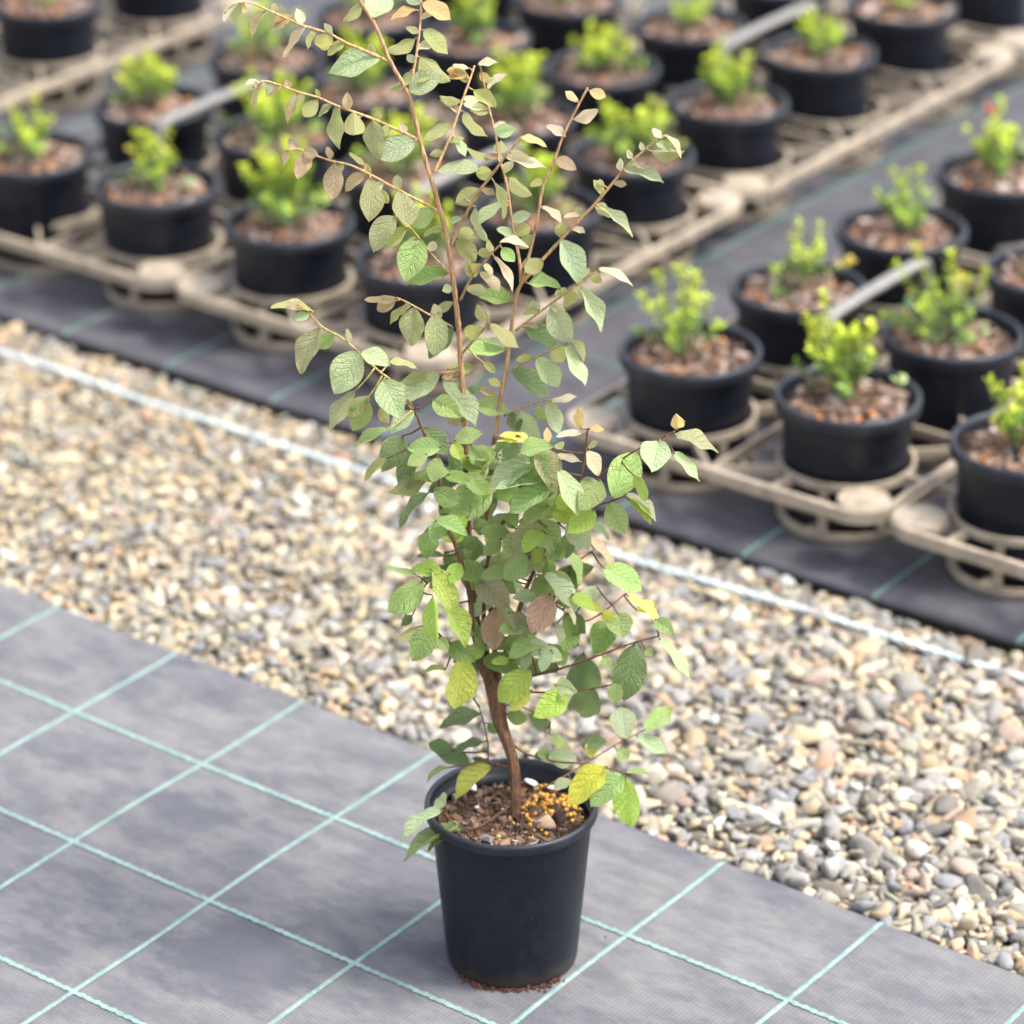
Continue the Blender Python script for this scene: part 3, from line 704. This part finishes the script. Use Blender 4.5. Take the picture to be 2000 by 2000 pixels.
BR.append(('branch', [(909, 850), (905, 780), (900, 710), (896, 646), (886, 555), (873, 465), (860, 413), (840, 344), (819, 272), (799, 189), (760, 116), (734, 52), (703, 0), (684, -45)], 5.8, 3.6, -.02, TAN))
BR.append(('branch', [(985, 1405), (978, 1340), (966, 1270), (958, 1180), (953, 1060), (955, 940), (967, 850)], 6, 4.2, .05, BRN))
BR.append(('branch', [(967, 855), (978, 775), (988, 724), (998, 646), (1011, 568), (1019, 553), (1045, 450), (1061, 363), (1080, 320), (1098, 270), (1120, 224), (1148, 171)], 4.3, 2.2, .0, TAN))
BR.append(('branch', [(950, 1320), (926, 1240), (915, 1150), (888, 1061), (863, 1003), (856, 909), (827, 843), (812, 807), (795, 780)], 6, 2.6, -.05, BRN))
BR.append(('branch', [(968, 1330), (990, 1267), (1022, 1166), (1040, 1122), (1066, 1068), (1102, 1003), (1128, 950), (1142, 894), (1146, 854), (1148, 838)], 5.5, 2, -.07, BRN))
BR.append(('branch', [(955, 1300), (945, 1200), (952, 1100), (975, 1032), (1001, 996), (1020, 950), (1045, 880), (1010, 850)], 4.5, 2, -.05, DBR))
BR.append(('branch', [(1017, 553), (1015, 512), (1002, 444), (989, 357), (974, 304), (968, 264), (955, 211), (946, 168), (938, 128)], 3.2, 1.8, .04, TAN))
BR.append(('branch', [(1017, 555), (1058, 509), (1092, 472), (1126, 435), (1160, 401), (1210, 342), (1235, 314), (1284, 273), (1303, 264)], 3.6, 2.2, -.03, TAN2))
BR.append(('branch', [(1006, 646), (1068, 599), (1115, 566), (1151, 537), (1169, 532)], 2.6, 1.6, -.04, TAN2))
BR.append(('branch', [(757, 119), (715, 100), (674, 83), (641, 65), (589, 49), (542, 28), (485, 5), (452, 10), (439, 26)], 3.2, 1.6, -.05, TAN2))
BR.append(('branch', [(816, 272), (770, 251), (723, 230), (659, 207), (623, 191), (581, 179), (545, 166), (514, 158), (493, 171)], 3.2, 1.6, -.06, TAN2))
BR.append(('branch', [(855, 411), (810, 388), (770, 367), (729, 344), (685, 323), (643, 313), (607, 300), (576, 290), (558, 295)], 3.2, 1.6, -.05, TAN2))
BR.append(('branch', [(880, 535), (867, 522), (847, 501), (816, 462), (798, 441)], 2.4, 1.5, -.04, OLV))
BR.append(('branch', [(881, 478), (902, 435), (930, 382), (958, 345), (986, 307), (1005, 283), (1020, 267)], 3.2, 2.2, -.03, TAN2))
BR.append(('branch', [(847, 337), (859, 314), (878, 270), (890, 236), (902, 199), (918, 155), (927, 128)], 3, 2, .03, TAN2))
BR.append(('branch', [(800, 184), (809, 130), (816, 87), (822, 31), (822, 0), (824, -40)], 3, 2.2, .04, TAN))
BR.append(('branch', [(899, 586), (924, 537), (943, 516), (961, 494), (977, 478)], 2.8, 1.8, -.04, TAN2))
BR.append(('branch', [(903, 690), (925, 665), (940, 648), (953, 628), (948, 607)], 2.6, 1.6, -.04, OLV))
BR.append(('branch', [(806, 800), (780, 765), (759, 739), (748, 731), (715, 703), (691, 679), (666, 659), (629, 638), (596, 604), (580, 596)], 2.8, 1.5, -.05, OLV))
BR.append(('branch', [(883, 638), (839, 615), (811, 599), (782, 584)], 2.4, 1.5, -.03, TAN2))
BR.append(('branch', [(985, 812), (1010, 800), (1042, 788), (1073, 780)], 2.2, 1.4, -.02, OLV))
BR.append(('branch', [(988, 730), (1015, 712), (1045, 698), (1102, 672)], 2.2, 1.4, -.03, OLV))
BR.append(('branch', [(1070, 1062), (1110, 990), (1171, 930), (1236, 883), (1294, 854), (1327, 836), (1338, 822)], 2.8, 1.5, -.05, BRN))
BR.append(('branch', [(1100, 1005), (1150, 992), (1196, 978), (1222, 967)], 2.2, 1.4, -.03, BRN))
BR.append(('branch', [(970, 1335), (1048, 1318), (1091, 1307), (1175, 1278), (1236, 1256), (1287, 1242)], 3, 1.7, -.06, BRN))
BR.append(('branch', [(1025, 1165), (1080, 1180), (1135, 1213), (1178, 1195), (1222, 1159)], 2.4, 1.4, .04, BRN))
BR.append(('branch', [(962, 1352), (1060, 1352), (1109, 1351), (1171, 1342), (1200, 1336)], 2.4, 1.4, -.04, BRN))
BR.append(('branch', [(992, 1438), (1020, 1468), (1082, 1487), (1135, 1491), (1170, 1497), (1215, 1508)], 2.4, 1.5, -.035, BRN))
BR.append(('branch', [(1010, 1560), (1060, 1539), (1104, 1515), (1166, 1477), (1212, 1449), (1253, 1428)], 2.2, 1.3, .07, BRN))
BR.append(('branch', [(1000, 1500), (970, 1492), (955, 1487), (953, 1452), (945, 1412), (936, 1381)], 2.2, 1.3, .03, BRN))
BR.append(('branch', [(1000, 1570), (960, 1600), (925, 1618), (895, 1612), (874, 1596)], 2.4, 1.3, -.05, BRN))
BR.append(('branch', [(930, 1275), (900, 1262), (870, 1250), (845, 1225)], 3, 1.6, -.06, BRN))
BR.append(('branch', [(905, 1105), (870, 1120), (835, 1138), (822, 1160)], 2.4, 1.4, -.05, BRN))
BR.append(('branch', [(975, 1390), (1000, 1375), (1040, 1390), (1075, 1410)], 1.9, 1.2, .03, BRN))
BR.append(('branch', [(1040, 1122), (1085, 1120), (1130, 1095), (1175, 1062)], 2.2, 1.3, .06, BRN))
B3 = []
def nearest(x, y, upto=None):
    best = (1e9,)
    for k, b in enumerate(B3[:upto]):
        for q in b['s']:
            d = (q[0] - x) ** 2 + (q[1] - y) ** 2
            if d < best[0]: best = (d, k, q)
    return math.sqrt(best[0]), best[1], best[2]
for k, (nm, pts, ra, rb, dt, col) in enumerate(BR):
    d0 = 0.0
    if k >= 2: d0 = nearest(pts[0][0], pts[0][1])[2][2]
    L = [0]
    for a, b in zip(pts[:-1], pts[1:]): L.append(L[-1] + math.hypot(b[0] - a[0], b[1] - a[1]))
    P = [Vector((x, y, (d0 + dt * (l / L[-1]) ** 1.2) * 1000)) for (x, y), l in zip(pts, L)]
    sm = catmull(P, 7.0); m = len(sm); s = []
    for i, q in enumerate(sm):
        node = 1 + (.16 if (i % 9 == 4 and nm == 'branch') else 0) + .08 * mnoise.noise(Vector((q.x * .05, q.y * .05, k)))
        s.append((q.x, q.y, q.z / 1000, (ra + (rb - ra) * i / (m - 1)) * node))
    B3.append(dict(name=nm, s=s, col=col, tw=[]))

# ---- leaves: x1 y1 x2 y2 width colour, measured from stalk to tip in each enlarged view
LV = {
'A': '''250 20 150 170 40 t;300 30 280 110 70 o;450 85 320 275 70 p;650 120 510 190 95 o;760 205 605 440 55 t;935 235 870 400 150 y;1330 430 930 490 190 b;
1190 0 1040 160 80 y;1270 135 1345 -100 210 b;1600 75 1400 130 70 o;1640 20 1860 140 130 o;1650 225 1850 395 130 y;1590 290 1380 400 100 y;1620 430 1820 640 150 y;
1540 690 1785 555 170 b;1560 530 1420 710 70 y;1825 535 1990 555 80 o;1930 770 1770 740 70 y;430 615 350 810 50 p;385 615 345 685 40 t;590 640 475 715 35 p;
710 700 580 900 65 p;850 750 745 890 110 y;1000 800 955 1105 110 q;1120 840 1130 1060 150 y;1265 900 1295 1200 150 q;1590 1060 1300 1180 190 b;1430 960 1330 1000 80 y;
640 1130 585 1255 50 p;790 1160 695 1350 120 p;740 1140 855 1175 80 p;980 1230 960 1505 150 p;1210 1320 1040 1420 95 p;1250 1340 1260 1670 175 q;1310 1420 1385 1535 80 y;
1215 1255 1090 1155 40 y;1520 1715 1490 1425 180 q;1740 1590 1535 1690 150 c;1440 1630 1240 1870 170 q;1520 1720 1360 1870 110 y''',
'B': '''430 405 550 380 50 t;380 430 270 410 30 t;362 480 235 460 70 o;440 460 510 520 60 o;490 560 610 455 45 t;400 565 545 675 90 y;320 630 190 640 60 y;480 690 340 650 50 t;
340 700 470 870 70 y;265 775 95 880 80 y;530 830 665 815 90 b;280 860 345 990 60 b;215 960 125 970 50 y;175 1080 445 1085 90 b;550 970 355 970 45 y;565 965 570 880 80 y;
700 870 870 905 50 o;600 980 855 1060 60 t;520 1080 410 1100 90 y;980 860 860 790 60 t;1060 640 980 570 50 t;1130 570 1235 610 70 o;1030 750 1190 700 80 t;
920 1000 1050 1060 80 p;850 1140 755 1165 50 y;620 1120 755 1240 80 y;440 1190 290 1280 110 y;410 1295 460 1530 50 b;530 1140 630 1360 60 y;600 1270 395 1420 70 b;
830 1300 965 1395 45 t;330 1370 245 1400 40 b;210 1450 85 1470 40 y;290 1510 420 1640 110 y;300 1500 415 1500 80 y;520 1580 425 1600 60 y;570 1520 750 1525 50 t;
580 1560 650 1640 80 c;530 1610 675 1810 50 t;440 1660 345 1740 90 y;440 1710 560 1840 70 t;655 1480 770 1415 90 y;640 1480 600 1450 70 y;690 1560 780 1480 80 y;840 1630 720 1720 100 y;
970 1480 940 1380 80 y;1080 1355 970 1350 30 t;950 1500 1110 1770 150 b;740 1780 945 1770 80 c;1180 1290 1425 1450 45 b;1340 1060 1600 1120 80 b;1400 1000 1365 940 40 t;
1230 1170 1170 1150 60 y;1520 950 1725 980 80 y;1610 850 1730 970 25 t;1580 870 1530 800 50 t;1185 1690 1420 1765 55 t;1130 1730 1210 1770 60 y''',
'C': '''905 620 1095 930 120 b;870 650 780 760 100 y;790 650 705 680 60 y;680 755 830 1045 190 b;470 920 745 1060 130 d;590 790 470 830 60 y;800 1050 930 1370 110 b;
830 1020 960 1160 70 y;790 1060 690 1180 130 y;575 1150 730 1390 160 b;390 1250 660 1460 160 d;540 1150 420 1180 60 y;680 1480 880 1455 55 t;570 1510 640 1640 80 g;
650 1490 770 1730 120 b;435 1560 580 1780 150 b;380 1570 430 1720 110 d;340 1095 45 1110 130 c;340 1080 180 1000 60 b;220 900 445 1070 100 y;150 920 20 1010 120 y;
200 870 100 760 80 y;400 730 130 660 130 e;365 1575 85 1480 140 c;270 1440 120 1390 60 p;300 1370 210 1310 60 y;170 1190 265 1260 60 y;1640 1690 1630 1590 100 o;
1615 1740 1950 1820 110 q;905 1690 880 1530 80 o;920 1730 725 1720 55 t;970 1690 1080 1690 55 o;560 1820 295 1740 60 l;960 1840 1040 1790 45 y;640 1800 660 1680 60 o;760 1850 730 1780 80 y''',
'D': '''430 800 115 745 70 y;370 790 230 730 70 p;490 920 310 1260 160 q;590 980 450 1080 110 g;780 1105 585 1430 250 b;790 1110 1010 1180 130 b;1000 1190 1220 1210 55 y;
740 1410 510 1660 120 q;860 1440 640 1580 130 y;840 1460 730 1715 170 g;960 1320 1080 1600 220 b;1400 1275 1040 1530 190 b;1410 1320 1680 1650 150 b;1440 1240 1650 1230 90 y;
1300 1260 1120 1330 90 y;1400 1310 1490 1290 50 t;1000 1690 740 1800 80 g;1190 1560 1010 1710 120 b;930 1540 990 1640 80 y;1000 1320 1140 1370 50 y;1270 1680 1430 1880 150 d;
1340 1470 1540 1580 150 g;1080 720 820 720 60 p;1060 700 910 800 110 p;1110 770 990 880 60 y;1200 770 1160 1070 185 q;1340 820 1400 1130 180 q;1490 930 1290 1140 150 d;
1500 730 1310 820 70 y;1480 620 1400 650 70 b;1230 250 1120 560 215 g;1440 520 1130 565 130 e;1430 180 1260 220 50 y;1450 1640 1560 1600 90 y;1600 1440 1700 1350 70 d''',
'E': '''240 140 130 320 140 d;160 260 20 360 50 y;380 200 190 430 110 d;390 330 210 470 100 y;370 240 270 290 80 g;675 340 550 190 120 h;510 220 530 400 90 d;540 380 380 430 90 d;
720 380 505 590 190 c;980 270 690 390 120 b;1050 360 760 440 70 b;1050 400 810 530 130 c;1070 490 880 590 110 g;680 310 810 215 130 b;940 190 770 125 45 l;950 200 1080 410 130 q;
1080 320 1200 550 110 b;1230 220 1310 345 80 t;1060 250 1200 265 40 t;1300 380 1210 515 150 g;1370 480 1485 240 170 c;1480 350 1570 470 60 h;1440 455 1610 580 50 t;1450 480 1570 620 50 h;
1350 500 1430 670 120 g;1620 165 1570 335 160 b;1700 230 1850 365 60 b;1270 540 1140 650 130 h;1130 440 1080 540 80 h;960 600 840 750 120 q;990 650 890 760 90 h;970 590 1090 740 110 g;
1110 740 1010 800 90 e;1230 690 1115 720 100 d;1240 680 1410 820 50 p;1250 600 1360 680 40 d;1130 750 1220 930 50 g;940 750 975 880 80 g;910 740 1020 800 60 d;880 740 760 830 100 y;
910 780 785 910 110 g;690 760 480 820 90 d;560 740 650 690 80 d;490 650 320 700 80 d;470 790 320 770 35 d;790 560 700 700 90 d;660 520 560 590 80 e;500 480 440 580 70 e;
380 445 200 610 60 d;700 440 720 560 80 d;330 900 150 850 35 g;350 925 165 1095 140 g;390 860 575 1080 130 h;400 1000 430 1235 90 h;470 1040 600 1255 110 h;330 1000 240 1090 60 d;
290 1110 235 1160 50 d;370 1160 205 1250 70 y;400 1170 295 1345 140 e;430 1230 475 1285 60 g;640 895 795 1060 150 r;740 1065 740 1295 130 s;810 1090 920 1225 100 r;1035 990 945 1195 150 s;
1000 880 1200 1060 100 b;790 950 900 950 50 d;1060 1000 1190 1130 35 t;1210 1040 1320 1080 60 l;1310 1100 1380 1125 60 l;1320 850 1525 965 130 c;1290 960 1220 1020 90 b;
1450 1000 1660 1135 45 l;1500 1080 1600 1040 70 l;1400 1100 1420 1235 140 g;1350 1140 1280 1300 140 e;1160 1150 1100 1300 120 e;1070 1150 1100 1260 40 b;1600 1130 1695 1200 80 g;
1620 1230 1810 1430 60 b;1490 1260 1440 1560 180 d;1550 1290 1585 1330 50 g;1215 1310 1215 1545 175 d;1320 1330 1355 1395 60 g;1265 1500 1190 1675 160 d;1400 1470 1370 1585 80 g;
930 1395 765 1575 150 h;1130 1530 960 1645 140 h;930 1510 820 1620 80 l;565 1330 530 1615 160 z;490 1260 610 1350 110 e;690 1270 560 1350 80 h;820 1350 720 1370 50 h;900 1350 1000 1420 80 d;
1000 1350 1070 1420 80 d;470 1400 340 1400 30 g;660 1640 440 1690 90 d;610 1530 545 1570 60 y;510 1840 380 1800 80 d;680 1790 510 1830 50 d;600 1920 430 1840 90 d;700 1690 740 1750 50 d;
800 1640 910 1680 80 e;1020 1720 930 1640 80 d;1030 1750 1120 1810 60 g;1060 1480 1160 1510 90 b;1440 1780 1420 1590 140 b;1540 1730 1690 1610 100 c;1500 1760 1650 1860 80 b;
1390 1830 1465 1890 70 c;1250 1880 1265 1780 70 l;1210 1800 1340 1800 80 d;1020 1860 1170 1890 110 b;960 1850 1060 1870 60 g;860 560 780 640 90 e;620 640 700 620 90 d;
760 1000 700 930 80 d;650 960 560 900 80 e;900 1290 1010 1270 90 b;1080 1230 1180 1270 80 d;560 1110 640 1220 90 e;850 830 800 760 70 d;1180 870 1250 850 70 d''',
'F': '''840 470 590 630 120 z;560 480 420 540 35 g;550 720 480 660 110 b;530 740 245 890 80 b;660 870 275 970 60 g;640 830 520 880 60 g;590 890 420 980 50 g;1560 470 1320 690 170 L;
1670 520 1460 700 160 c;1680 540 1690 845 165 h;1680 510 1825 525 35 g;1340 560 1230 610 70 b;1230 450 1120 390 60 g;720 420 800 450 50 d'''}
CR = dict(A=cA, B=cB, C=cC, D=cD, E=cE, F=cF)
COL = {  # colour, redness, lean in depth of the leaf's seat
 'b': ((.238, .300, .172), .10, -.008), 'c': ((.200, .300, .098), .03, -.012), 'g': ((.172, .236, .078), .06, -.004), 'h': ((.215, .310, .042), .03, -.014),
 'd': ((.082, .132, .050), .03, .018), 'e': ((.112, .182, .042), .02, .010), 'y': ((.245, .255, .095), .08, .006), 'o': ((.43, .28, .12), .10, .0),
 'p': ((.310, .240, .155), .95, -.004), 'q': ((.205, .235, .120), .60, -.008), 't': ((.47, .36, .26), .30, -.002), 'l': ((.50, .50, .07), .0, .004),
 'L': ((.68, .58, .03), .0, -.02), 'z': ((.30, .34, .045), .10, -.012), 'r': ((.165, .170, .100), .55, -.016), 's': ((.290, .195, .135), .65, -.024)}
def leaf_mesh(seed):
    r = random.Random(seed); nl, nw = 11, 6; V = []; Fc = []; U = []
    bend = r.uniform(-.10, -.36) if seed % 4 else r.uniform(.02, .10); fold = r.uniform(.06, .34); wav = r.uniform(.015, .045); tw = r.uniform(-.25, .25); tipx = r.uniform(-.05, .05); ph = r.uniform(0, 6)
    wide = r.uniform(.42, .56)                       # where the blade is widest
    for i in range(nl + 1):
        t = i / nl
        if t < wide: w = math.sin(math.pi / 2 * (t / wide)) ** .72
        else: w = math.cos(math.pi / 2 * ((t - wide) / (1 - wide))) ** (.78 if t < .93 else .9)
        w = max(w, .012)
        for k in range(nw + 1):
            x = k / nw * 2 - 1; a = tw * (t - .4)
            xx = x * w * .5; zz = abs(x) * w * .5 * fold - .02 * (1 - abs(x)) + wav * math.sin(t * 11 + ph + x * 1.5) * abs(x) + r.gauss(0, .002)
            zz += bend * (t - .15) ** 2 - .10 * x * x * w * .25
            V.append((xx * math.cos(a) - zz * math.sin(a) * .6 + tipx * t * t, t, zz)); U.append((.5 + x / 2, t))
    n1 = nw + 1
    for i in range(nl):
        for k in range(nw): Fc.append((i * n1 + k, i * n1 + k + 1, (i + 1) * n1 + k + 1, (i + 1) * n1 + k))
    return mesh('leaf', V, Fc, True, None, U)
LM = [leaf_mesh(s) for s in range(16)]
for q in LM: q.materials.append(M_leaf)
r = random.Random(11); leaves = []
for key, txt in LV.items():
    ox, oy, sc = CR[key]
    for e in txt.replace('\n', '').split(';'):
        a = e.split()
        if len(a) < 6: continue
        x1, y1, x2, y2, w = [float(q) for q in a[:5]]; leaves.append((ox + x1 * sc, oy + y1 * sc, ox + x2 * sc, oy + y2 * sc, w * sc, a[5]))
NHAND = len(leaves)
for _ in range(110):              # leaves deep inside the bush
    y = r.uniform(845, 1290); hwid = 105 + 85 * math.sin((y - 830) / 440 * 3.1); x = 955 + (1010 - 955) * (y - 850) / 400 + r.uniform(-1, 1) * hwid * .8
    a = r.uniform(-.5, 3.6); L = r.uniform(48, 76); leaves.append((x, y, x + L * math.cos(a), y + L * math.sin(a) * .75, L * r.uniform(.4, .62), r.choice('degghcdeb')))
for b in B3[8:22]:               # small young leaves set alternately along the upper twigs
    sp_ = b['s']; side = 1
    for i in range(4, len(sp_) - 2, 4):
        x, y = sp_[i][0], sp_[i][1]
        if y > 690 or r.random() < .25: continue
        dx, dy = sp_[i + 1][0] - sp_[i - 1][0], sp_[i + 1][1] - sp_[i - 1][1]; a = math.atan2(dy, dx) + side * r.uniform(.7, 1.3); side = -side; L = r.uniform(24, 42)
        leaves.append((x, y, x + L * math.cos(a), y + L * math.sin(a) + 6, L * r.uniform(.35, .6), r.choice('ttpqyqyb')))
placed = []
for k, (x1, y1, x2, y2, w, code) in enumerate(leaves):
    dist, bi, q = nearest(x1, y1); col, red, dd = COL[code]
    dense = 1.0 if 830 < y1 < 1420 else .45
    d1 = q[2] + (-.014 if dense == 1 and code != 'd' else 0) + (dd * (1.5 if dense == 1 else .6) + r.uniform(-.012, .012) * dense) * min(1, (dist + 6) / 26)
    L = math.hypot(x2 - x1, y2 - y1); W_ = w * (1.10 if y1 > 780 else 1.04)
    if y1 > 830: x2 = x1 + (x2 - x1) * 1.03; y2 = y1 + (y2 - y1) * 1.03; L *= 1.03; W_ *= .97
    asp = r.uniform(.60, .70)
    if W_ > L * asp:            # seen tip-on: the leaf runs towards or away from the viewer
        Lt = W_ / asp; tilt = math.acos(min(1, max(.35, L / Lt))); roll = 0.0
    else:
        tilt = abs(r.gauss(.12, .12)); Lt = L / math.cos(tilt); roll = math.acos(max(.30, W_ / (Lt * asp)))
    sgn = -1 if (y2 > y1 - 8) == (code not in 'yo') else 1
    if r.random() < .2: sgn = -sgn
    Z1 = zplane(y1) + d1; m_px = Z1 / F
    A = at(x1, y1, d1); dz = sgn * math.sin(tilt) * Lt * m_px; B = at(x2, y2, d1 + dz + zplane(y1) - zplane(y2))
    ax = (B - A); Ll = ax.length; ax.normalize(); view = (CP - A).normalized()
    n0 = (view - ax * view.dot(ax)).normalized()
    best = None
    for s_ in (1, -1):
        n1 = Matrix.Rotation(s_ * roll, 3, ax) @ n0; sc_ = n1.z * (1 if code not in 'yot' else .3) + r.gauss(0, .18)
        if best is None or sc_ > best[0]: best = (sc_, n1)
    nn = best[1]
    if code in 'y' and r.random() < .55: nn = -nn       # pale underside towards us
    sx = ax.cross(nn).normalized(); Wr = Ll * asp
    mid = LM[r.randrange(16)]
    M4 = Matrix(((sx.x * Wr, ax.x * Ll, nn.x * Ll, A.x), (sx.y * Wr, ax.y * Ll, nn.y * Ll, A.y), (sx.z * Wr, ax.z * Ll, nn.z * Ll, A.z), (0, 0, 0, 1)))
    j = r.uniform(.86, 1.14)
    c = tuple(min(.8, v * 2.05 * j * r.uniform(.94, 1.06)) for v in col)
    placed.append((bi, mid, M4, c + (min(1, red * r.uniform(.6, 1.4)),), k))
    # stalk from the leaf to its stem
    S0 = at(q[0], q[1], q[2]); E1 = A + ax * (Ll * .05)
    Pm = (S0 + A) / 2 + Vector((0, 0, -.0015 * min(1, dist / 40)))
    B3[bi]['tw'].append(tube(catmull([S0, Pm, A, E1], .006), [], 5) if False else (S0, Pm, A, E1, dist))
inv = Matrix.Translation(-RL)
objs = []
for b in B3:
    P = [at(x, y, d) - RL for x, y, d, rr in b['s']]; R_ = [rr * (zplane(y) + d) / F for x, y, d, rr in b['s']]
    if b['name'] == 'trunk':
        parts = [tube(P, [q * (1 + .06 * math.sin(i * 1.3)) for i, q in enumerate(R_)], 14)]
        for k in range(4):       # grown-together stems ridge the trunk
            a0 = k * 1.6 + .4; PP = []
            for i, p in enumerate(P):
                a = a0 + i * .05; PP.append(p + Vector((math.cos(a), math.sin(a), 0)) * R_[i] * (.62 + .25 * i / len(P)))
            parts.append(tube(PP, [q * .5 for q in R_], 8))
    else: parts = [tube(P, R_, 9)]
    for S0, Pm, A, E1, dist in b['tw']:
        q = catmull([S0 - RL, Pm - RL, A - RL, E1 - RL], .005); t0 = .0009 + .00025 * min(1, dist / 60)
        parts.append(tube(q, [t0 + (.00055 - t0) * i / (len(q) - 1) for i in range(len(q))], 5))
    v_, f_ = join(parts); o = link(b['name'], mesh(b['name'], v_, f_), M_barkm, root); o.color = b['col'] + (1,); objs.append(o)
front = [q for q in placed if q[4] < NHAND]; front.sort(key=lambda q: -q[2].col[1].length); rest = front[292:] + [q for q in placed if q[4] >= NHAND]
for bi, me_, M4, c, k in front[:292]:
    o = bpy.data.objects.new('leaf', me_); C.objects.link(o); o.parent = objs[bi]; o.matrix_local = inv @ M4; o.color = c
V = []; Fc = []; U = []; Cc = []               # the small and hidden leaves inside the bush, past counting
for bi, me_, M4, c, k in rest:
    b = len(V); T = inv @ M4; V += [T @ v.co for v in me_.vertices]; Fc += [tuple(i + b for i in p.vertices) for p in me_.polygons]
    uv_ = [None] * len(me_.vertices)
    for l, d in zip(me_.loops, me_.uv_layers[0].data): uv_[l.vertex_index] = tuple(d.uv)
    U += uv_; Cc += [c] * len(uv_)
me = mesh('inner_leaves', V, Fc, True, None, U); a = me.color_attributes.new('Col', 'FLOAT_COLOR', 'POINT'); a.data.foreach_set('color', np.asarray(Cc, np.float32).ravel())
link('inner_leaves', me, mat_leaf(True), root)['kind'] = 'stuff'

# ------------------------------------------------------------------ litter round the pot foot
r2 = np.random.default_rng(21); V = []; Fc = []; Cc = []
for _ in range(170):
    P, f = chip(r2, .0010 * r2.lognormal(0, .4))
    if r2.random() < .985: a = r2.uniform(-2.5, -.75); q = .0640 + abs(r2.normal()) * .0026
    else: a = r2.normal() * .22 - .05; q = .073 + r2.random() * .03
    P = P + np.array((PX + q * math.cos(a), PY + q * math.sin(a),   .0012 + r2.random() * .0016)); b = len(V)
    V += [tuple(p) for p in P]; Fc += [tuple(i + b for i in t) for t in f]; Cc += [np.array((.095, .042, .028)) * r2.uniform(.5, 1.3)] * 8
tag(link('bark_litter', mesh('bark_litter', V, Fc, False, Cc), M_soil), 'red-brown bark crumbs spilled round the foot of the shrub pot', 'litter', kind='stuff')
